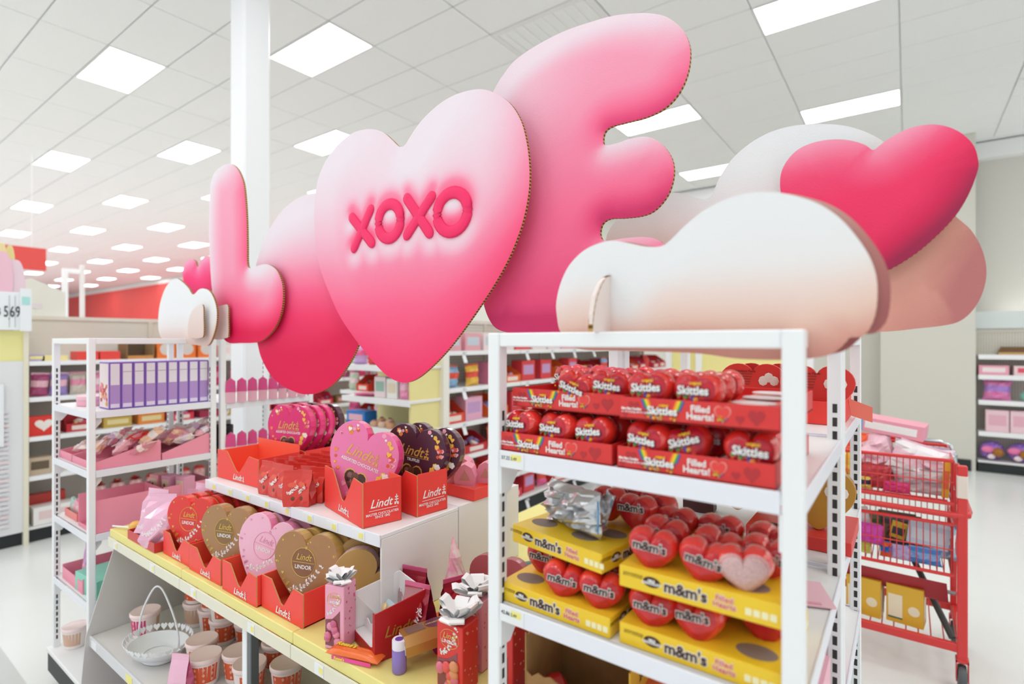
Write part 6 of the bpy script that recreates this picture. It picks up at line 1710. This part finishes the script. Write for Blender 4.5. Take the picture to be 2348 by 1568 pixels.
for i, (x, y) in enumerate([(-.2, RYB + .1), (-.42, RYB + .12)]):
    box_item(['pink window box on the lower rear right shelf by the posts', 'pink window box at the left of the lower rear right shelf'][i], (x, y, ZC + .001), .1, .16, .13, .1, '#e6a9bc', gq, deco='#b98a98')
t = thing('candy_box', 'pink box sprinkled with red hearts low on the right rack', 'candy box', (-.185, RY + .3, ZC + .001), 0)
MB().rbox(-.075, .075, 0, .1, 0, .14, .001).build('box', C('#f3b3c4', .4), t)
q = MB(); r_ = random.Random(9)
for i in range(18):
    sz = r_.uniform(.008, .015); q.prism([(x + r_.uniform(-.065, -.01), z + r_.uniform(.01, .11)) for x, z in [(0, 0)]] if False else [(x + (i % 4) * .02 - .065, z + (i // 4) * .026 + .008) for x, z in heart2(sz, sz, 10)], -.0006, 0)
o = q.build('printed_hearts', C('#e2455c', .45), t); o['kind'] = 'stuff'
MB().lathe([(.026, 0), (.0004, .0006)], 18, M=Matrix.Translation((.035, -.0004, .03)) @ Matrix.Rotation(PI / 2, 4, 'X') @ Matrix.Diagonal((1, .6, 1, 1)), cap=False).build('label_oval', C('#f2e6d9', .45), t)
cdp_ = thing('pink_card', 'pale pink card lying askew on the middle shelf by the right posts', 'card', (-.165, RY + .33, ZB + .003), rot=(0, 0, .35))
MB().box(-.06, .06, -.05, .05, 0, .002).build('sheet', C('#f2c3cf', .5), cdp_)
MB().box(-.05, .04, -.045, -.038, .002, .0035).build('band', C('#e9a3b6', .5), cdp_)
for i, (x, y, c0) in enumerate([(-.16, RY + .12, '#f0503a'), (-.2, RY + .16, '#e8443a')]):
    place(prot, (x, y, ZC + .001), (-.9, .3 * i, .4), ['loose red plastic heart lying on the low right shelf, outer one', 'loose red plastic heart lying on the low right shelf, inner one'][i], gA, used)
box_item('orange and crimson carton on the low right shelf beside the torn carton', (-.30, RY + .12, ZC + .001), .1, .13, .1, .1, '#ee6a3a', gq, deco='#7a1f24')

# ------------------------------------------------------------------ red shopping cart
ct = thing('shopping_cart', 'red two-basket shopping cart full of returns right of the racks', 'shopping cart', (0, 0, 0))
CR = mat('cart_red', '#d9302f', .32, coat=.3)
CRL = mat('cart_red_wire', '#c93436', .35)
CH = mat('chrome', '#c9ccce', .18, metal=.9)
x0, x1, y0, y1 = -.62, .19, 3.0, 3.45
for x in (x0, x1):
    for y in (y0, y1):
        p_ = MB().rbox(x - .018, x + .018, y - .018, y + .018, .14, .97 if y == y0 else .9, .004).build('post', CR, ct)
        if x == x1 and y == y0: MB().rbox(x - .019, x + .019, y - .0192, y + .019, .83, .93, .004).build('white_tape', C('#e9d9cf', .5), p_)
        w_ = MB(); Mx = Matrix.Translation((x, y, .058)) @ Matrix.Rotation(PI / 2, 4, 'Y')
        w_.lathe([(.03, -.016), (.054, -.014), (.058, -.006), (.058, .006), (.054, .014), (.03, .016)], 22, M=Mx)
        wo = w_.build('wheel', C('#55585a', .5), ct, smooth='auto')
        MB().box(x - .022, x - .018, y - .02, y + .02, .05, .14).box(x + .018, x + .022, y - .02, y + .02, .05, .14).box(x - .022, x + .022, y - .02, y + .02, .13, .145).build('fork', CR, wo)
for z, h_ in ((.185, .036),):
    for y in (y0, y1): MB().rbox(x0, x1, y - .012, y + .012, z - h_ / 2, z + h_ / 2, .003).build('lower_rail', CR, ct)
    for x in (x0, x1): MB().rbox(x - .012, x + .012, y0, y1, z - h_ / 2, z + h_ / 2, .003).build('lower_rail', CR, ct)
wb_ = MB()
for i in range(18): wb_.tube([(x0 + .03 + i * .045, y0, .195), (x0 + .03 + i * .045, y1, .195)], .003, 5)
wb_.build('bottom_grid', CRL, ct)
def basket(name, zb, zt, xa, xb, ya, yb, dx=.024):
    pr = MB()
    for z in (zb, zt): pr.tube([(xa, ya, z), (xb, ya, z), (xb, yb, z), (xa, yb, z)], .008, 8, closed=True)
    pr.tube([(xa, ya, (zb + zt) / 2), (xb, ya, (zb + zt) / 2), (xb, yb, (zb + zt) / 2), (xa, yb, (zb + zt) / 2)], .003, 6, closed=True)
    b_ = pr.build(name, CR, ct, smooth='auto')
    for ax, q in (('front_wires', ya), ('back_wires', yb)):
        wv = MB()
        x = xa
        while x <= xb:
            wv.tube([(x, q, zb), (x, q, zt)], .0022, 5); x += dx
        o = wv.build(ax, CRL, b_); o['kind'] = 'stuff'
    for xs in (xa, xb):
        wv = MB(); y = ya
        while y <= yb:
            wv.tube([(xs, y, zb), (xs, y, zt)], .0022, 5); y += dx
        o = wv.build('side_wires', CRL, b_); o['kind'] = 'stuff'
    wv = MB(); x = xa
    while x <= xb:
        wv.tube([(x, ya, zb), (x, yb, zb)], .0022, 5); x += dx
    o = wv.build('floor_wires', CRL, b_); o['kind'] = 'stuff'
    return b_
basket('upper_basket', .80, .985, x0 + .03, x1 - .03, y0, y1 - .02)
basket('lower_basket', .49, .71, x0 + .03, x1 - .03, y0, y1 - .02)
MB().tube([(x0, y0 - .01, .76), (x1 - .02, y0 - .012, .755), (x1 + .02, y0 - .005, .76), (x1 + .025, y0 + .04, .765), (x1 + .025, y1, .765)], .013, 10).build('bumper_bar', CR, ct, smooth='auto')
MB().add([(x0 + .1, y0 + .03, .45), (x1 - .05, y0 + .03, .44), (x1 - .04, y0 + .1, .33), (x0 + .16, y0 + .1, .36)], [(0, 1, 2, 3)]).build('seat_flap', C('#a92a36', .4), ct)
MB().tube([(x0, y1, 1.0), (x1 - .12, y1, 1.0)], .014, 10).build('handle_grip', CR, ct, smooth='auto')
MB().tube([(x1 - .12, y1, 1.0), (x1 - .06, y1, 1.0), (x1 - .02, y1, .985), (x1, y1, .94), (x1, y1, .88)], .012, 10).build('handle_end', CH, ct, smooth='auto')
MB().tube([(x1 - .03, y0 + .05, .2), (x1 - .16, y0 + .3, .42)], .014, 8).build('brace', C('#3a3d3c', .5), ct)
MB().tube([(x0 + .1, y1 - .05, .3), (x1, y1 - .05, .27)], .01, 8).build('cross_tube', C('#9a9c9e', .3, metal=.6), ct)
gcq = 'returned goods in the red cart'
for i, (x, lb) in enumerate([(-.17, 'yellow carton on the bottom grid of the cart, left one'), (-.01, 'yellow carton on the bottom grid of the cart, right one')]):
    t = thing('yellow_carton', lb, 'carton', (x, y0 + .06, .2), -.12, gcq)
    MB().rbox(-.07, .07, 0, .1, 0, .175, .002).build('box', C('#e2b136', .4), t)
    MB().box(-.062, -.008, -.001, 0, .02, .13).build('label_panel', C('#f2e3c6', .5), t)
    MB().box(-.062, -.008, -.0014, -.0006, .02, .027).build('green_band', C('#2f6b5c', .5), t)
    MB().lathe([(.022, 0), (.0004, .0006)], 16, M=Matrix.Translation((.035, -.0004, .07)) @ Matrix.Rotation(PI / 2, 4, 'X'), cap=False).build('picture_disc', C('#f0e2c2', .5), t)
    MB().box(.0702, .071, .02, .08, .03, .13).build('side_label', C('#efe6cf', .5), t)
def lump(label, loc, r, col, sq=(1, .8, .8), cat='bag', rot=(0, 0, 0), col2=None):
    t = thing('returned_item', label, cat, loc, rot=rot, group=gcq)
    pillow('pouch', r * 2 * sq[0], r * 2 * sq[2], r * 1.4 * sq[1], [C(col, .4), C(col2 or col, .4)], t, (0, 0, 0), seed=int(r * 1000) + len(label), nx=8, nz=8, crump=.3, band=(.35, .65))
    MB().box(-r * sq[0] * .8, r * sq[0] * .8, -.002, .002, r * 1.9 * sq[2], r * 2.1 * sq[2]).build('seal', C(col2 or col, .4), t)
    return t
def carton(label, loc, size, col, col2, rot=(0, 0, 0)):
    t = thing('returned_box', label, 'box', loc, rot=rot, group=gcq)
    a, b_, c_ = size
    MB().rbox(-a / 2, a / 2, -b_ / 2, b_ / 2, 0, c_, .002).build('box', C(col, .4), t)
    MB().box(-a * .4, a * .4, -b_ / 2 - .001, -b_ / 2, c_ * .25, c_ * .75).build('label_panel', C(col2, .4), t)
    return t
carton('blue, white and pink carton on top of the heaped cart', (-.06, 3.2, 1.055), (.26, .12, .07), '#f0a3b5', '#f6f3f3', (.05, .12, -.15))
carton('blue ended flat carton beside the pink carton on the cart', (-.22, 3.22, 1.07), (.1, .12, .06), '#6db4e3', '#f6f3f3', (0, .1, -.15))
lump('white plush bundle spilling over the upper basket', (.02, 3.14, .88), .09, '#f2ecef', (1.3, 1, .8), col2='#f3cfdd', rot=(.1, .3, .2))
lump('pink blanket roll in the upper basket', (-.12, 3.16, .9), .08, '#f3c9d5', (1.3, 1, .9), rot=(0, -.3, .1))
lump('orange heart cushion standing in the upper basket', (-.2, 3.12, .93), .05, '#f2603a', (1, .6, 1.2), 'cushion')
lump('grey patterned pillow in the upper basket behind the wires', (.05, 3.08, .81), .075, '#cfc3c6', (1.5, .5, .7), 'pillow', col2='#b8a8b0')
lump('red cloth bag in the upper basket', (-.13, 3.07, .81), .06, '#c23a44', (1.2, .6, .9))
lump('yellow doll packet in the upper basket', (-.24, 3.06, .85), .045, '#f0c83c', (.7, .5, 1.3), 'packet')
lump('multicoloured sweet bag low in the upper basket', (-.19, 3.05, .805), .05, '#e8d060', (1.2, .5, .6), col2='#3a3a5a')
lump('hot pink bag low in the upper basket', (-.04, 3.05, .805), .04, '#e03a80', (1.4, .5, .6))
carton('yellow pencil shaped packet at the right end of the upper basket', (.135, 3.06, .81), (.025, .02, .16), '#f0b830', '#e8703a', (0, .05, 0))
lump('magenta round packet in the lower basket', (-.14, 3.05, .55), .05, '#e04fc0', (1.1, .6, .9))
carton('pale blue box in the lower basket', (.07, 3.08, .58), (.15, .06, .1), '#c3d3e3', '#d9e3ec', (0, .12, 0))
carton('white and grey box at the left of the lower basket', (-.17, 3.1, .6), (.07, .05, .1), '#e3dde0', '#f0edee', (0, -.2, 0))
lump('blue crinkled wipes pack in the lower basket', (.06, 3.05, .5), .045, '#4a8fd8', (1.5, .6, .8), 'packet', col2='#8fb8ea')
lump('lilac wipes pack in the lower basket', (-.02, 3.05, .5), .04, '#c9b8e3', (1.1, .6, .8), 'packet')
lump('orange and blue toy packet in the lower basket', (-.08, 3.05, .5), .035, '#f0602c', (.7, .6, 1), 'packet', col2='#3a6fc0')
lump('yellow green packet in the lower basket', (-.18, 3.05, .5), .035, '#d0cc58', (1.3, .6, .7), 'packet')
carton('yellow toy packet at the back of the lower basket', (-.04, 3.12, .58), (.06, .04, .07), '#e8c030', '#3a3a3a', (0, .2, 0))
for i, (x, y, z, r, c0, c1, nm) in enumerate([(-.28, 3.16, .81, .08, '#f2a0b4', '#f6e3e6', 'pink and white parcel at the hidden end of the upper basket'), (.08, 3.2, .82, .09, '#e8dce6', '#c9a8c0', 'lilac cushion at the back of the upper basket'), (-.06, 3.2, .82, .08, '#d9404a', '#f3c3c8', 'crimson cushion at the back of the upper basket'), (-.18, 3.22, .82, .07, '#f0c040', '#e85a3a', 'yellow and red packet at the back of the upper basket'), (.1, 3.18, .5, .08, '#9ab4c8', '#e3e8ec', 'grey blue bundle at the back of the lower basket'), (-.04, 3.2, .5, .085, '#4a4a52', '#7a6a58', 'dark bundle at the back of the lower basket'), (-.17, 3.2, .5, .08, '#5a6a4a', '#c9b070', 'olive bundle at the back of the lower basket'), (-.29, 3.08, .5, .07, '#c9a060', '#8a4a3a', 'tan packet at the hidden end of the lower basket')]):
    lump(nm, (x, y, z), r, c0, (1.1, .9, 1.0), 'parcel', col2=c1)
